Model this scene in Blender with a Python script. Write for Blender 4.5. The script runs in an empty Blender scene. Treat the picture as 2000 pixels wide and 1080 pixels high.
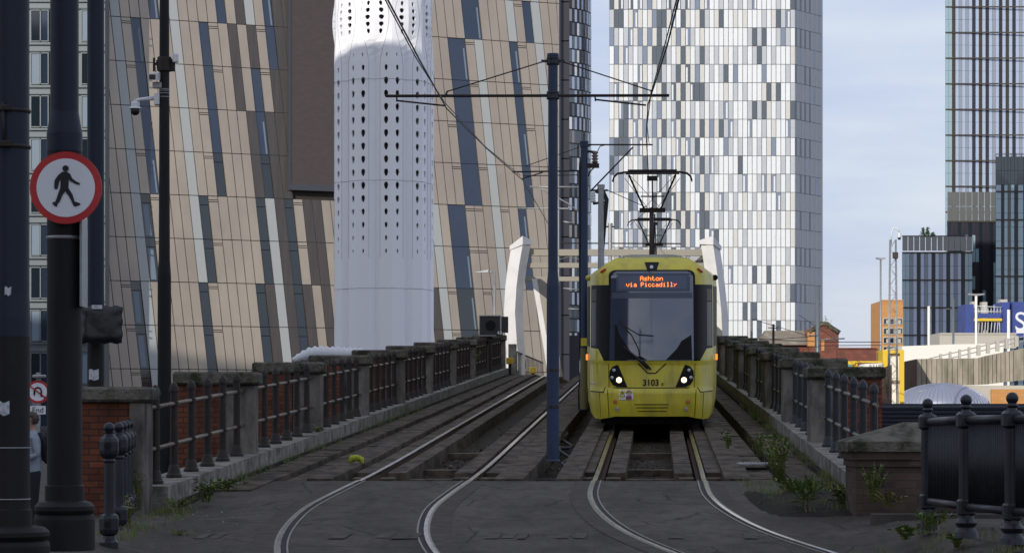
import bpy, math, random
from math import sin, cos, pi, radians as R, atan, sqrt
from mathutils import Vector, Matrix
from mathutils.geometry import delaunay_2d_cdt
random.seed(7)
C = bpy.context.scene.collection
S = bpy.context.scene
F = 5000.0          # focal length in photo pixels (2000 wide) -> 90 mm
ZC = 1.5            # camera height above the street level z=0
HY = 825.0          # horizon row

# ---------------- camera, sky, sun, exposure ----------------
cam = bpy.data.cameras.new("camera"); co = bpy.data.objects.new("camera", cam); C.objects.link(co)
cam.lens = 90; cam.sensor_width = 36; cam.clip_start = .5; cam.clip_end = 6000
co.location = (0, 0, ZC); co.rotation_euler = (R(90), 0, 0)
cam.shift_y = (HY - 540) / 2000.0
cam.dof.use_dof = True; cam.dof.focus_distance = 52; cam.dof.aperture_fstop = 11
S.camera = co
SUN_EL = R(20); SUN_H = Vector((-.48, -.877, 0)).normalized()
sd = Vector((SUN_H.x*cos(SUN_EL), SUN_H.y*cos(SUN_EL), sin(SUN_EL)))
w = bpy.data.worlds.new("World"); S.world = w; w.use_nodes = True
nt = w.node_tree; bg = nt.nodes['Background']
sky = nt.nodes.new('ShaderNodeTexSky'); sky.sky_type = 'NISHITA'; sky.sun_disc = False
sky.sun_elevation = SUN_EL; sky.sun_rotation = math.atan2(SUN_H.x, SUN_H.y)
sky.air_density = 1.0; sky.dust_density = 1.6; sky.ozone_density = 1.5
tc = nt.nodes.new('ShaderNodeTexCoord'); mp = nt.nodes.new('ShaderNodeMapping'); mp.inputs['Scale'].default_value = (4.5, 4.5, 22)
nz = nt.nodes.new('ShaderNodeTexNoise'); nz.inputs['Scale'].default_value = 1.6; nz.inputs['Detail'].default_value = 6
cr = nt.nodes.new('ShaderNodeValToRGB'); cr.color_ramp.elements[0].position = .36; cr.color_ramp.elements[1].position = .64
cr.color_ramp.elements[0].color = (4.8, 5.4, 7.2, 1); cr.color_ramp.elements[1].color = (6.3, 6.7, 7.6, 1)
mx = nt.nodes.new('ShaderNodeMixRGB'); mx.inputs[0].default_value = .82
nt.links.new(tc.outputs['Generated'], mp.inputs[0]); nt.links.new(mp.outputs[0], nz.inputs[0]); nt.links.new(nz.outputs['Fac'], cr.inputs[0])
nt.links.new(sky.outputs[0], mx.inputs[1]); nt.links.new(cr.outputs[0], mx.inputs[2]); nt.links.new(mx.outputs[0], bg.inputs[0])
bg.inputs[1].default_value = .10
sl = bpy.data.lights.new("sun", 'SUN'); sl.energy = 3.0; sl.angle = R(.5); sl.color = (1, .93, .82)
so = bpy.data.objects.new("sun", sl); C.objects.link(so); so.rotation_euler = sd.to_track_quat('Z', 'Y').to_euler()
S.view_settings.view_transform = 'Standard'; S.view_settings.look = 'None'; S.view_settings.gamma = 1
S.view_settings.exposure = 0.25

# ---------------- helpers ----------------
def W(px, py, d): return Vector(((px-1000)*d/F, d, (HY-py)*d/F + ZC))
def XX(px, d): return (px-1000)*d/F
def ZZ(py, d): return (HY-py)*d/F + ZC
def deck(d):                                   # rail level along the ramp
    if d > 92: return ZC + .044*92 - 2.35 + .03*(1-math.exp(-(d-92)/3))
    return ZC + .044*d - 2.35
M = {}
def nodes(m): return m.node_tree.nodes, m.node_tree.links
def mat(name, col, rough=.6, metal=0, spec=.5, emit=None, es=1, noise=None, bump=None, coat=0):
    m = bpy.data.materials.new(name); m.use_nodes = True
    n, l = nodes(m); b = n['Principled BSDF']
    b.inputs['Base Color'].default_value = (*col, 1); b.inputs['Roughness'].default_value = rough
    b.inputs['Metallic'].default_value = metal; b.inputs['Specular IOR Level'].default_value = spec
    if coat: b.inputs['Coat Weight'].default_value = coat; b.inputs['Coat Roughness'].default_value = .08
    if emit: b.inputs['Emission Color'].default_value = (*emit, 1); b.inputs['Emission Strength'].default_value = es
    g = n.new('ShaderNodeNewGeometry')
    if noise:                                   # (scale, colour2, lo, hi, (stretch))
        t = n.new('ShaderNodeTexNoise'); t.inputs['Scale'].default_value = noise[0]; t.inputs['Detail'].default_value = 8; t.inputs['Roughness'].default_value = .65
        mpp = n.new('ShaderNodeMapping'); mpp.inputs['Scale'].default_value = noise[4] if len(noise) > 4 else (1, 1, 1)
        l.new(g.outputs['Position'], mpp.inputs[0]); l.new(mpp.outputs[0], t.inputs[0])
        r = n.new('ShaderNodeMapRange'); r.inputs[1].default_value = noise[2]; r.inputs[2].default_value = noise[3]
        mi = n.new('ShaderNodeMixRGB'); mi.inputs[1].default_value = (*col, 1); mi.inputs[2].default_value = (*noise[1], 1)
        l.new(t.outputs['Fac'], r.inputs[0]); l.new(r.outputs[0], mi.inputs[0]); l.new(mi.outputs[0], b.inputs['Base Color'])
    if bump:
        t2 = n.new('ShaderNodeTexNoise'); t2.inputs['Scale'].default_value = bump[0]; t2.inputs['Detail'].default_value = 6
        l.new(g.outputs['Position'], t2.inputs[0])
        bp = n.new('ShaderNodeBump'); bp.inputs['Strength'].default_value = bump[1]; bp.inputs['Distance'].default_value = bump[2] if len(bump) > 2 else .02
        l.new(t2.outputs['Fac'], bp.inputs['Height']); l.new(bp.outputs[0], b.inputs['Normal'])
    M[name] = m; return m
def brick(name, c1, c2, mortar, bw=.225, bh=.075, dirt=.5):
    m = bpy.data.materials.new(name); m.use_nodes = True; n, l = nodes(m); b = n['Principled BSDF']
    g = n.new('ShaderNodeNewGeometry'); s = n.new('ShaderNodeSeparateXYZ'); l.new(g.outputs['Position'], s.inputs[0])
    a = n.new('ShaderNodeMath'); a.operation = 'ADD'; l.new(s.outputs[0], a.inputs[0]); l.new(s.outputs[1], a.inputs[1])
    c = n.new('ShaderNodeCombineXYZ'); l.new(a.outputs[0], c.inputs[0]); l.new(s.outputs[2], c.inputs[1])
    t = n.new('ShaderNodeTexBrick'); t.inputs['Scale'].default_value = 1; t.inputs['Brick Width'].default_value = bw; t.inputs['Row Height'].default_value = bh
    t.inputs['Mortar Size'].default_value = .008; t.inputs['Mortar Smooth'].default_value = .3
    t.inputs['Color1'].default_value = (*c1, 1); t.inputs['Color2'].default_value = (*c2, 1); t.inputs['Mortar'].default_value = (*mortar, 1)
    l.new(c.outputs[0], t.inputs[0])
    z = n.new('ShaderNodeTexNoise'); z.inputs['Scale'].default_value = 2.3; z.inputs['Detail'].default_value = 7; l.new(g.outputs['Position'], z.inputs[0])
    r = n.new('ShaderNodeMapRange'); r.inputs[1].default_value = .35; r.inputs[2].default_value = .75; r.inputs[4].default_value = dirt; l.new(z.outputs['Fac'], r.inputs[0])
    mi = n.new('ShaderNodeMixRGB'); mi.inputs[2].default_value = (mortar[0]*.5, mortar[1]*.5, mortar[2]*.5, 1)
    l.new(r.outputs[0], mi.inputs[0]); l.new(t.outputs['Color'], mi.inputs[1]); l.new(mi.outputs[0], b.inputs['Base Color'])
    bp = n.new('ShaderNodeBump'); bp.inputs['Strength'].default_value = .5; bp.inputs['Distance'].default_value = .01
    iv = n.new('ShaderNodeMath'); iv.operation = 'SUBTRACT'; iv.inputs[0].default_value = 1; l.new(t.outputs['Fac'], iv.inputs[1])
    l.new(iv.outputs[0], bp.inputs['Height']); l.new(bp.outputs[0], b.inputs['Normal'])
    b.inputs['Roughness'].default_value = .85; M[name] = m; return m

class MB:
    def __init__(s): s.v = []; s.f = []; s.m = []; s.sm = []
    def add(s, vs, fs, m=0, smooth=False):
        o = len(s.v); s.v += [tuple(v) for v in vs]
        for f in fs: s.f.append([i+o for i in f]); s.m.append(m); s.sm.append(smooth)
        return s
    def box(s, x0, x1, y0, y1, z0, z1, m=0):
        vs = [(x0,y0,z0),(x1,y0,z0),(x1,y1,z0),(x0,y1,z0),(x0,y0,z1),(x1,y0,z1),(x1,y1,z1),(x0,y1,z1)]
        return s.add(vs, [(0,3,2,1),(4,5,6,7),(0,1,5,4),(1,2,6,5),(2,3,7,6),(3,0,4,7)], m)
    def hexa(s, b, t, m=0):                     # bottom 4 pts ccw, top 4 pts
        return s.add(list(b)+list(t), [(0,3,2,1),(4,5,6,7),(0,1,5,4),(1,2,6,5),(2,3,7,6),(3,0,4,7)], m)
    def bev(s, x0, x1, y0, y1, z0, z1, c=.02, m=0):   # box with chamfered edges
        a = [(x0,y0),(x1,y0),(x1,y1),(x0,y1)]
        def ring(i, z):
            return [(x0+i+c,y0+i,z),(x1-i-c,y0+i,z),(x1-i,y0+i+c,z),(x1-i,y1-i-c,z),(x1-i-c,y1-i,z),(x0+i+c,y1-i,z),(x0+i,y1-i-c,z),(x0+i,y0+i+c,z)]
        rs = [ring(c, z0), ring(0, z0+c), ring(0, z1-c), ring(c, z1)]
        vs = sum(rs, []); fs = [tuple(range(7,-1,-1)), tuple(range(24,32))]
        for k in range(3):
            for i in range(8): fs.append((k*8+i, k*8+(i+1)%8, k*8+8+(i+1)%8, k*8+8+i))
        return s.add(vs, fs, m)
    def tube(s, pts, r, n=8, m=0, cap=True, smooth=True):
        pts = [Vector(p) for p in pts]; rr = r if isinstance(r, (list, tuple)) else [r]*len(pts)
        vs = []; up0 = None
        for i, p in enumerate(pts):
            t = (pts[min(i+1, len(pts)-1)] - pts[max(i-1, 0)]).normalized()
            if up0 is None:
                up0 = Vector((0,0,1)) if abs(t.z) < .9 else Vector((0,1,0))
            a = t.cross(up0).normalized(); b = a.cross(t).normalized(); up0 = b
            for k in range(n):
                th = 2*pi*(k+.5)/n; vs.append(p + a*cos(th)*rr[i] + b*sin(th)*rr[i])
        fs = []
        for i in range(len(pts)-1):
            for k in range(n): fs.append((i*n+k, i*n+(k+1)%n, (i+1)*n+(k+1)%n, (i+1)*n+k))
        s.add(vs, [f[::-1] for f in fs], m, smooth)
        if cap: 
            o = len(s.v)-len(vs)
            s.f.append([o+k for k in range(n)]); s.m.append(m); s.sm.append(False)
            s.f.append([o+(len(pts)-1)*n+k for k in range(n)][::-1]); s.m.append(m); s.sm.append(False)
        return s
    def lathe(s, prof, c=(0,0,0), n=16, m=0, smooth=True, squash=1, round_=False):
        if not round_ and smooth:
            for (r0, z0), (r1, z1) in zip(prof, prof[1:]):
                vs = []
                for r, z in ((r0, z0), (r1, z1)):
                    for k in range(n):
                        a = 2*pi*(k+.5)/n; vs.append((c[0]+r*cos(a), c[1]+r*sin(a)*squash, c[2]+z))
                s.add(vs, [(k, (k+1)%n, (k+1)%n+n, k+n) for k in range(n)], m, True)
            for (r, z), rv in ((prof[0], 1), (prof[-1], 0)):
                vs = [(c[0]+r*cos(2*pi*(k+.5)/n), c[1]+r*sin(2*pi*(k+.5)/n)*squash, c[2]+z) for k in range(n)]
                s.add(vs, [tuple(range(n-1,-1,-1)) if rv else tuple(range(n))], m)
            return s
        vs = []
        for r, z in prof:
            for k in range(n):
                a = 2*pi*(k+.5)/n; vs.append((c[0]+r*cos(a), c[1]+r*sin(a)*squash, c[2]+z))
        fs = []
        for i in range(len(prof)-1):
            for k in range(n): fs.append((i*n+k, i*n+(k+1)%n, (i+1)*n+(k+1)%n, (i+1)*n+k))
        fs.append(tuple(range(n-1,-1,-1))); L = (len(prof)-1)*n; fs.append(tuple(range(L, L+n)))
        return s.add(vs, fs, m, smooth)
    def prism(s, poly, y0, y1, m=0):            # poly (x,z) extruded along y
        n = len(poly); vs = [(x,y0,z) for x,z in poly] + [(x,y1,z) for x,z in poly]
        fs = [tuple(range(n)), tuple(range(2*n-1,n-1,-1))] + [(i,i+n,(i+1)%n+n,(i+1)%n) for i in range(n)]
        return s.add(vs, fs, m)
    def disc(s, c, r, y=0, n=20, m=0, t=.01):   # disc facing -Y
        return s.prism([(c[0]+r*cos(2*pi*k/n), c[1]+r*sin(2*pi*k/n)) for k in range(n)], y, y+t, m)
    def build(s, name, mats, parent=None, loc=None):
        me = bpy.data.meshes.new(name); me.from_pydata(s.v, [], s.f)
        for q in (mats if isinstance(mats, (list, tuple)) else [mats]): me.materials.append(M[q] if isinstance(q, str) else q)
        me.polygons.foreach_set('material_index', s.m); me.polygons.foreach_set('use_smooth', s.sm)
        me.validate(); me.update()
        o = bpy.data.objects.new(name, me); C.objects.link(o)
        if parent: o.parent = parent
        if loc: o.location = loc
        return o
def sphere(mb, c, r, m=0, n=12, sz=1):
    prof = [(max(r*sin(pi*i/8), .0005), -r*sz*cos(pi*i/8)) for i in range(9)]
    return mb.lathe(prof, c, n, m, round_=True)
def thing(name, label, cat, loc=(0,0,0), rz=0, group=None):
    o = bpy.data.objects.new(name, None); C.objects.link(o); o.location = loc; o.rotation_euler = (0,0,rz)
    o.empty_display_size = .2
    o['label'] = label; o['category'] = cat
    if group: o['group'] = group
    return o
def tag(o, label, cat, group=None, kind=None):
    o['label'] = label; o['category'] = cat
    if group: o['group'] = group
    if kind: o['kind'] = kind
    return o
def struct(o): o['kind'] = 'structure'; return o
def dup(root, label=None, loc=None):
    r = root.copy(); C.objects.link(r)
    if label: r['label'] = label
    if loc is not None: r.location = loc
    def rec(a, b):
        for ch in list(a.children):
            c = ch.copy(); C.objects.link(c); c.parent = b; rec(ch, c)
    rec(root, r); return r
ORD = ['first','second','third','fourth','fifth','sixth','seventh','eighth','ninth','tenth','eleventh','twelfth','thirteenth','fourteenth']
def smooth_pts(f, a, b, step):
    n = max(2, int((b-a)/step)+1); return [f(a+(b-a)*i/(n-1)) for i in range(n)]

# ---------------- materials ----------------
mat('asphalt', (.07,.062,.053), .85)
def _asphalt():
    m = M['asphalt']; n, l = nodes(m); b = n['Principled BSDF']; g = n.new('ShaderNodeNewGeometry')
    def noise(sc, det, st=(1,1,1)):
        mp_ = n.new('ShaderNodeMapping'); mp_.inputs['Scale'].default_value = st; t = n.new('ShaderNodeTexNoise'); t.inputs['Scale'].default_value = sc; t.inputs['Detail'].default_value = det; t.inputs['Roughness'].default_value = .7
        l.new(g.outputs['Position'], mp_.inputs[0]); l.new(mp_.outputs[0], t.inputs[0]); return t
    def rng_(src, a, b_, c=0, d_=1):
        r = n.new('ShaderNodeMapRange'); r.inputs[1].default_value = a; r.inputs[2].default_value = b_; r.inputs[3].default_value = c; r.inputs[4].default_value = d_; l.new(src, r.inputs[0]); return r.outputs[0]
    def mixc(f, a, col, mode='MIX'):
        x = n.new('ShaderNodeMixRGB'); x.blend_type = mode; x.inputs[2].default_value = (*col, 1); l.new(f, x.inputs[0])
        if isinstance(a, tuple): x.inputs[1].default_value = (*a, 1)
        else: l.new(a, x.inputs[1])
        return x.outputs[0]
    c = mixc(rng_(noise(.9, 8, (1,.3,1)).outputs['Fac'], .38, .62), (.105,.093,.08), (.055,.048,.042))
    c = mixc(rng_(noise(5, 8, (1,.4,1)).outputs['Fac'], .5, .72, 0, .7), c, (.028,.025,.022))
    c = mixc(rng_(noise(42, 3, (1,.35,1)).outputs['Fac'], .60, .74, 0, .75), c, (.16,.15,.135))
    c = mixc(rng_(noise(70, 3, (1,.35,1)).outputs['Fac'], .56, .72, 0, .8), c, (.018,.016,.015))
    v = n.new('ShaderNodeTexVoronoi'); v.feature = 'DISTANCE_TO_EDGE'; v.inputs['Scale'].default_value = .75
    w_ = n.new('ShaderNodeMixRGB'); w_.inputs[0].default_value = .12; nn_ = noise(2.5, 5); l.new(g.outputs['Position'], w_.inputs[1]); l.new(nn_.outputs['Color'], w_.inputs[2]); l.new(w_.outputs[0], v.inputs[0])
    c = mixc(rng_(v.outputs['Distance'], .003, .012, .75, 0), c, (.015,.013,.012))
    l.new(c, b.inputs['Base Color'])
    bp = n.new('ShaderNodeBump'); bp.inputs['Strength'].default_value = .7; bp.inputs['Distance'].default_value = .02
    l.new(noise(45, 6).outputs['Fac'], bp.inputs['Height']); l.new(bp.outputs[0], b.inputs['Normal'])
_asphalt()
mat('asphalt_patch', (.085,.075,.064), .9, noise=(5,(.045,.039,.034),.35,.68), bump=(70,.5,.012))
mat('worn_paint', (.085,.075,.066), .8, noise=(5,(.055,.048,.042),.40,.56), bump=(50,.4))
mat('paving', (.085,.078,.07), .85, noise=(2.5,(.05,.046,.042),.35,.65), bump=(40,.4,.01))
mat('earth', (.035,.03,.024), .95, noise=(6,(.018,.016,.013),.35,.65), bump=(14,1,.05))
mat('deck_concrete', (.105,.084,.063), .85, noise=(3.5,(.032,.026,.02),.40,.62,(1,.5,1)), bump=(30,.5,.015))
mat('trough', (.05,.04,.03), .92, noise=(4,(.018,.014,.011),.35,.68), bump=(25,.8,.03))
mat('coping', (.25,.24,.22), .85, noise=(4,(.10,.095,.08),.4,.62), bump=(35,.5,.012))
mat('pier_concrete', (.20,.18,.16), .88, noise=(2.6,(.055,.048,.042),.38,.64,(1,1,.45)), bump=(25,.6,.015))
mat('cap_stone', (.15,.135,.115), .9, noise=(3.2,(.04,.042,.028),.40,.60), bump=(16,1,.05))
brick('red_brick', (.23,.075,.042), (.15,.048,.03), (.05,.04,.034), dirt=.75)
brick('pier_brick', (.13,.085,.07), (.06,.045,.04), (.085,.07,.06), .24, .085, .8)
brick('old_brick', (.16,.09,.07), (.10,.065,.055), (.05,.04,.038), dirt=.7)
brick('far_brick', (.22,.07,.045), (.17,.055,.04), (.08,.05,.04), .5, .2)
brick('orange_brick', (.55,.27,.09), (.5,.24,.08), (.4,.22,.1), .6, .25, .15)
mat('post_navy', (.016,.022,.040), .5, .1, noise=(2.2,(.02,.025,.038),.4,.7,(1,1,.3)), bump=(9,.25,.01))
mat('iron', (.026,.020,.018), .55, .2, noise=(7,(.065,.035,.022),.56,.75), bump=(50,.3,.006))
mat('iron_blue', (.010,.013,.02), .42, .2, noise=(5,(.02,.022,.03),.45,.75), bump=(40,.25,.005))
mat('rail_bar', (.19,.16,.13), .5, .5, noise=(12,(.07,.05,.04),.45,.7))
mat('post_blue', (.036,.055,.105), .5, .1, noise=(2.2,(.03,.042,.07),.4,.7,(1,1,.3)), bump=(9,.25,.01))
mat('post_dark', (.009,.009,.011), .6, 0, noise=(3,(.018,.016,.016),.4,.7,(1,1,.3)), bump=(30,.3,.006))
mat('galv', (.33,.34,.35), .5, .6, noise=(8,(.24,.25,.26),.4,.7))
mat('white_box', (.62,.63,.66), .45)
mat('black', (.008,.008,.01), .4)
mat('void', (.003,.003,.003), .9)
mat('black_rubber', (.012,.012,.013), .7)
mat('steel', (.50,.48,.45), .2, .95, noise=(6,(.22,.21,.20),.42,.66,(1,.25,1)))
mat('rail_dull', (.20,.17,.14), .45, .6, noise=(9,(.08,.06,.05),.4,.7))
mat('rail_side', (.10,.06,.04), .8, .3)
mat('wire', (.012,.012,.014), .5, .3)
mat('copper', (.10,.06,.045), .5, .5)
mat('insulator', (.12,.08,.06), .2)
mat('tram_yellow', (.56,.48,.035), .36, 0, .4, noise=(1.6,(.34,.285,.045),.44,.72,(2.5,2.5,.6)), coat=.2)
mat('tram_roof', (.23,.24,.21), .45, .1, noise=(3,(.15,.15,.12),.4,.7))
mat('tram_black', (.009,.009,.011), .5, 0, .12)
mat('tram_glass', (.042,.058,.095), .05, .2, 1.0, coat=1)
mat('tram_side_glass', (.014,.012,.012), .35, 0, .25)
mat('display', (.035,.05,.085), .3)
mat('display_in', (.06,.085,.14), .35)
mat('led', (.9,.3,.05), .5, emit=(1,.23,.03), es=1.7)
mat('headlamp', (1,1,1), .3, emit=(1,.66,.34), es=2.6)
mat('marker', (.9,.3,.05), .4, emit=(1,.27,.05), es=.9)
mat('amber', (.45,.14,.02), .3)
mat('lens', (.42,.44,.46), .15, .3)
mat('sign_white', (.72,.73,.78), .45)
mat('sign_red', (.45,.015,.02), .4)
mat('sign_black', (.006,.006,.008), .5)
mat('sign_yellow', (.75,.6,.04), .45)
mat('sign_purple', (.22,.05,.16), .5)
mat('bag', (.007,.008,.011), .4, bump=(4,.5,.04))
mat('tram_reflection', (.13,.12,.05), .5)  # yellow-olive tint that paints the tram's reflection on the second pole
mat('paper', (.5,.52,.56), .7, noise=(20,(.3,.33,.38),.5,.6))
for q_ in ('asphalt','asphalt_patch','worn_paint','paving','earth','deck_concrete','trough','pier_concrete','cap_stone','coping','red_brick','old_brick','pier_brick','post_dark','post_blue','post_navy','iron'):
    M[q_].node_tree.nodes['Principled BSDF'].inputs['Specular IOR Level'].default_value = .3 if q_ == 'iron' else .22 if q_[:4] == 'post' else .12
# facades
mat('f_tan', (.44,.385,.32), .36, .35, noise=(.16,(.35,.305,.26),.38,.62,(1,1,.5)))
mat('f_cream', (.40,.42,.42), .4, .2)
mat('f_bronze', (.095,.085,.082), .42, .3, noise=(1.2,(.07,.063,.062),.4,.7,(3,3,.15)))
mat('f_joint', (.035,.027,.022), .7)
mat('f_glass', (.032,.05,.085), .04, .35, 1.0, noise=(.5,(.03,.045,.08),.4,.65))
mat('f_glass_dark', (.012,.02,.028), .05, .1, 1.0)
mat('f_blind', (.16,.21,.27), .3)
mat('f_frame', (.05,.055,.07), .5)
mat('meshbrick', (.10,.062,.058), .55)
mat('tower_white', (.82,.83,.88), .4)
mat('core_grey', (.09,.09,.10), .8)
mat('c_white', (.78,.80,.81), .25, .3, .8, bump=(.7,.35,.12))
mat('c_light', (.50,.525,.55), .28, .35, .7, bump=(.7,.35,.12))
mat('c_beige', (.60,.59,.565), .32, .25, bump=(.7,.35,.12))
mat('c_slate', (.095,.115,.14), .15, .25, 1, bump=(.7,.35,.12))
mat('c_pane', (.22,.26,.34), .06, .3, 1)
mat('c_paneb', (.66,.69,.72), .15, .0, 1)
mat('c_joint', (.14,.15,.16), .6)
mat('c_side_shade', (.27,.29,.33), .25, 0, .8)  # darker version of the light panels, with the side face's shade in the colour
mat('d_glass', (.36,.44,.58), .1, .08, .8)
mat('d_glass2', (.28,.40,.47), .1, .08, .8)
mat('d_brown', (.050,.040,.032), .5, .2)
mat('d_dark', (.028,.027,.040), .35, .1)
mat('d_grey', (.26,.26,.28), .45)
mat('d_strip', (.24,.27,.34), .4)
mat('d_crown', (.17,.19,.20), .12, .2, 1)
mat('d_deep', (.018,.028,.038), .12, .1, 1)
mat('l_frame', (.13,.155,.17), .4, .3)
mat('bridge_white', (.66,.65,.66), .5, noise=(2,(.56,.55,.55),.45,.8))
mat('bridge_cream', (.27,.25,.21), .6)
mat('yellow', (.72,.48,.03), .5)
mat('conc_wall', (.36,.32,.26), .85, noise=(.9,(.15,.14,.10),.42,.68,(1.6,1.6,.35)), bump=(6,.4,.05))
mat('dome_metal', (.30,.32,.40), .42, .55)
mat('louvre', (.022,.028,.042), .42, .3)
mat('white_sheet', (.78,.76,.70), .6)
mat('blue_wrap', (.035,.065,.27), .6, noise=(.8,(.03,.05,.19),.45,.65))
mat('conc_pale', (.45,.43,.38), .8)
mat('teal', (.10,.25,.22), .6); mat('orange', (.62,.20,.05), .6)
mat('roof_tile', (.20,.16,.12), .8, noise=(1,(.28,.26,.20),.5,.6))
mat('leaf', (.10,.18,.04), .6, noise=(8,(.05,.10,.02),.4,.65))
mat('leaf2', (.16,.19,.04), .6); mat('drygrass', (.16,.13,.07), .8)
mat('crown_glass', (.14,.15,.15), .1, .1, 1)
mat('hivis', (.36,.40,.02), .7, bump=(25,1,.03))
mat('skin', (.34,.20,.15), .6); mat('hair', (.05,.035,.025), .7); mat('shirt', (.23,.27,.33), .85, bump=(12,.4,.02)); mat('trouser', (.012,.013,.02), .85)
def leafnoise(): pass
# oil-canned reflections for checker/dome panels
def seams(name, scale):
    m = M[name]; n, l = nodes(m); b = n['Principled BSDF']
    return m
# brick-look perforated screen of the bay
def _mesh():
    m = M['meshbrick']; n, l = nodes(m); b = n['Principled BSDF']
    g = n.new('ShaderNodeNewGeometry'); s = n.new('ShaderNodeSeparateXYZ'); l.new(g.outputs['Position'], s.inputs[0])
    c = n.new('ShaderNodeCombineXYZ'); l.new(s.outputs[0], c.inputs[0]); l.new(s.outputs[2], c.inputs[1])
    t = n.new('ShaderNodeTexBrick'); t.inputs['Scale'].default_value = 1; t.inputs['Brick Width'].default_value = .45; t.inputs['Row Height'].default_value = .15; t.inputs['Mortar Size'].default_value = .018
    t.inputs['Color1'].default_value = (.072,.056,.053,1); t.inputs['Color2'].default_value = (.06,.047,.045,1); t.inputs['Mortar'].default_value = (.06,.04,.04,1)
    l.new(c.outputs[0], t.inputs[0]); l.new(t.outputs[0], b.inputs['Base Color']); b.inputs['Roughness'].default_value = .3
_mesh()

# ---------------- ground, road, deck ----------------
g = MB(); g.add([(-1500,-300,0),(1500,-300,0),(1500,3000,0),(-1500,3000,0)], [(0,1,2,3)])
struct(g.build('ground', 'paving'))

def interp(pts):
    def f(d):
        if d <= pts[0][0]:
            a, b = pts[0], pts[1]; return a[1] + (b[1]-a[1])/(b[0]-a[0])*(d-a[0])
        if d >= pts[-1][0]:
            a, b = pts[-2], pts[-1]; return b[1] + (b[1]-a[1])/(b[0]-a[0])*(d-b[0])
        for i in range(len(pts)-1):
            if pts[i][0] <= d <= pts[i+1][0]:
                x0, y0 = pts[i]; x1, y1 = pts[i+1]
                pm = pts[i-1] if i > 0 else (2*x0-x1, 2*y0-y1); pn = pts[i+2] if i+2 < len(pts) else (2*x1-x0, 2*y1-y0)
                m0 = (y1-pm[1])/(x1-pm[0]); m1 = (pn[1]-y0)/(pn[0]-x0); h = x1-x0; t = (d-x0)/h
                return (2*t**3-3*t*t+1)*y0 + (t**3-2*t*t+t)*h*m0 + (-2*t**3+3*t*t)*y1 + (t**3-t*t)*h*m1
    return f
cL = interp([(14,.55),(18,-.42),(22,-1.18),(24.75,-1.50),(26.5,-1.64),(28.5,-1.70),(30.5,-1.68),(33,-1.52),(36,-1.29),(40,-1.03),(45,-.745),(120,3.53)])
cR = interp([(14,5.8),(18,4.20),(22,2.93),(24.75,2.33),(27.2,1.95),(29.8,1.77),(32.3,1.75),(34.5,1.85),(38,2.05),(43,2.33),(48,2.61),(120,6.72)])
def xl(d): return -6.147+.0645*d      # inner line of left parapet posts
def xr(d): return 2.85+.047*d         # same, right parapet
ROAD_END = 35.2
# road: sheet from behind the camera to the edge of the ballastless deck
rd = MB(); xs = [-14,-9,-6,-4.9,-4.4,-3.9,-3.4] + [-3+.5*i for i in range(15)] + [4.6,5.2,6,9,14,24]
def roadz(x, d):
    z = ZC + .044*d - 2.35
    lo = .12
    if d < 26: z = z*.35 + .65*max(z, .16) if False else z
    e = max(0, (-3.3-x)/1.4) if x < 0 else max(0, (x-3.5)/1.4)
    e = min(1, e); e = e*e*(3-2*e)
    return z*(1-e) + max(z*.0+.34, .0)*e if d < 31 else z*(1-e*.0)
ys = [-40,-10,5,12] + [15+.8*i for i in range(26)] + [ROAD_END]
def rz(x, d):
    dd = max(d, 14); z = ZC + .044*dd - 2.35
    e = max(0, (-3.1-x)/1.2) if x < 0 else max(0, (x-3.3)/1.0)
    e = min(1, e); e = e*e*(3-2*e)
    flat = .42 if x < 0 else .49
    k = min(1, max(0, (33-dd)/4)); e *= k
    return max(z*(1-e)+flat*e, .02)
vs = [(x, y, rz(x, y)) for y in ys for x in xs]; n = len(xs)
fs = [(j*n+i, j*n+i+1, (j+1)*n+i+1, (j+1)*n+i) for j in range(len(ys)-1) for i in range(n-1) if not (xs[i] < -5.9 and ys[j] > 20) and not (xs[i+1] > 6.5 and ys[j] > 27)]
rd.add(vs, fs, 0, True); struct(rd.build('road', 'asphalt'))
# pavement on the left, lower strip where the passer-by stands
# asphalt repair strips alongside the grooved rails
pt = MB()
for cf, a, b in ((cL, 24, 35), (cR, 24, 35)):
    for s0, s1 in ((-1.02,-.80),(.80,1.02)):
        dd = [a+(b-a)*i/14 for i in range(15)]
        vs = []
        for d in dd:
            for s in (s0, s1): vs.append((cf(d)+s, d, rz(cf(d)+s, d)+.005))
        pt.add(vs, [(2*i,2*i+1,2*i+3,2*i+2) for i in range(14)])
struct(pt.build('road_patch', 'asphalt_patch'))
mk = MB()
for x0, x1 in ((330,480),(610,720),(735,830),(915,1040),(1052,1150),(1300,1400),(1412,1540),(1600,1760)):
    a, b = XX(x0, 26.8), XX(x1, 26.8); k = max(2, int((b-a)/.16))
    for i in range(k):
        if random.random() < .25: continue
        xa = a+(b-a)*i/k; xb = a+(b-a)*(i+random.uniform(.5,.95))/k; j = random.uniform(-.16,.16)
        mk.add([(xa,26.35+j,rz(xa,26.35)+.006),(xb,26.35+j,rz(xb,26.35)+.006),(xb+.05,27.0+j,rz(xb,27)+.006),(xa+.05,27.0+j,rz(xa,27)+.006)], [(0,1,2,3)])
struct(mk.build('road_marking', 'worn_paint'))

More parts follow.
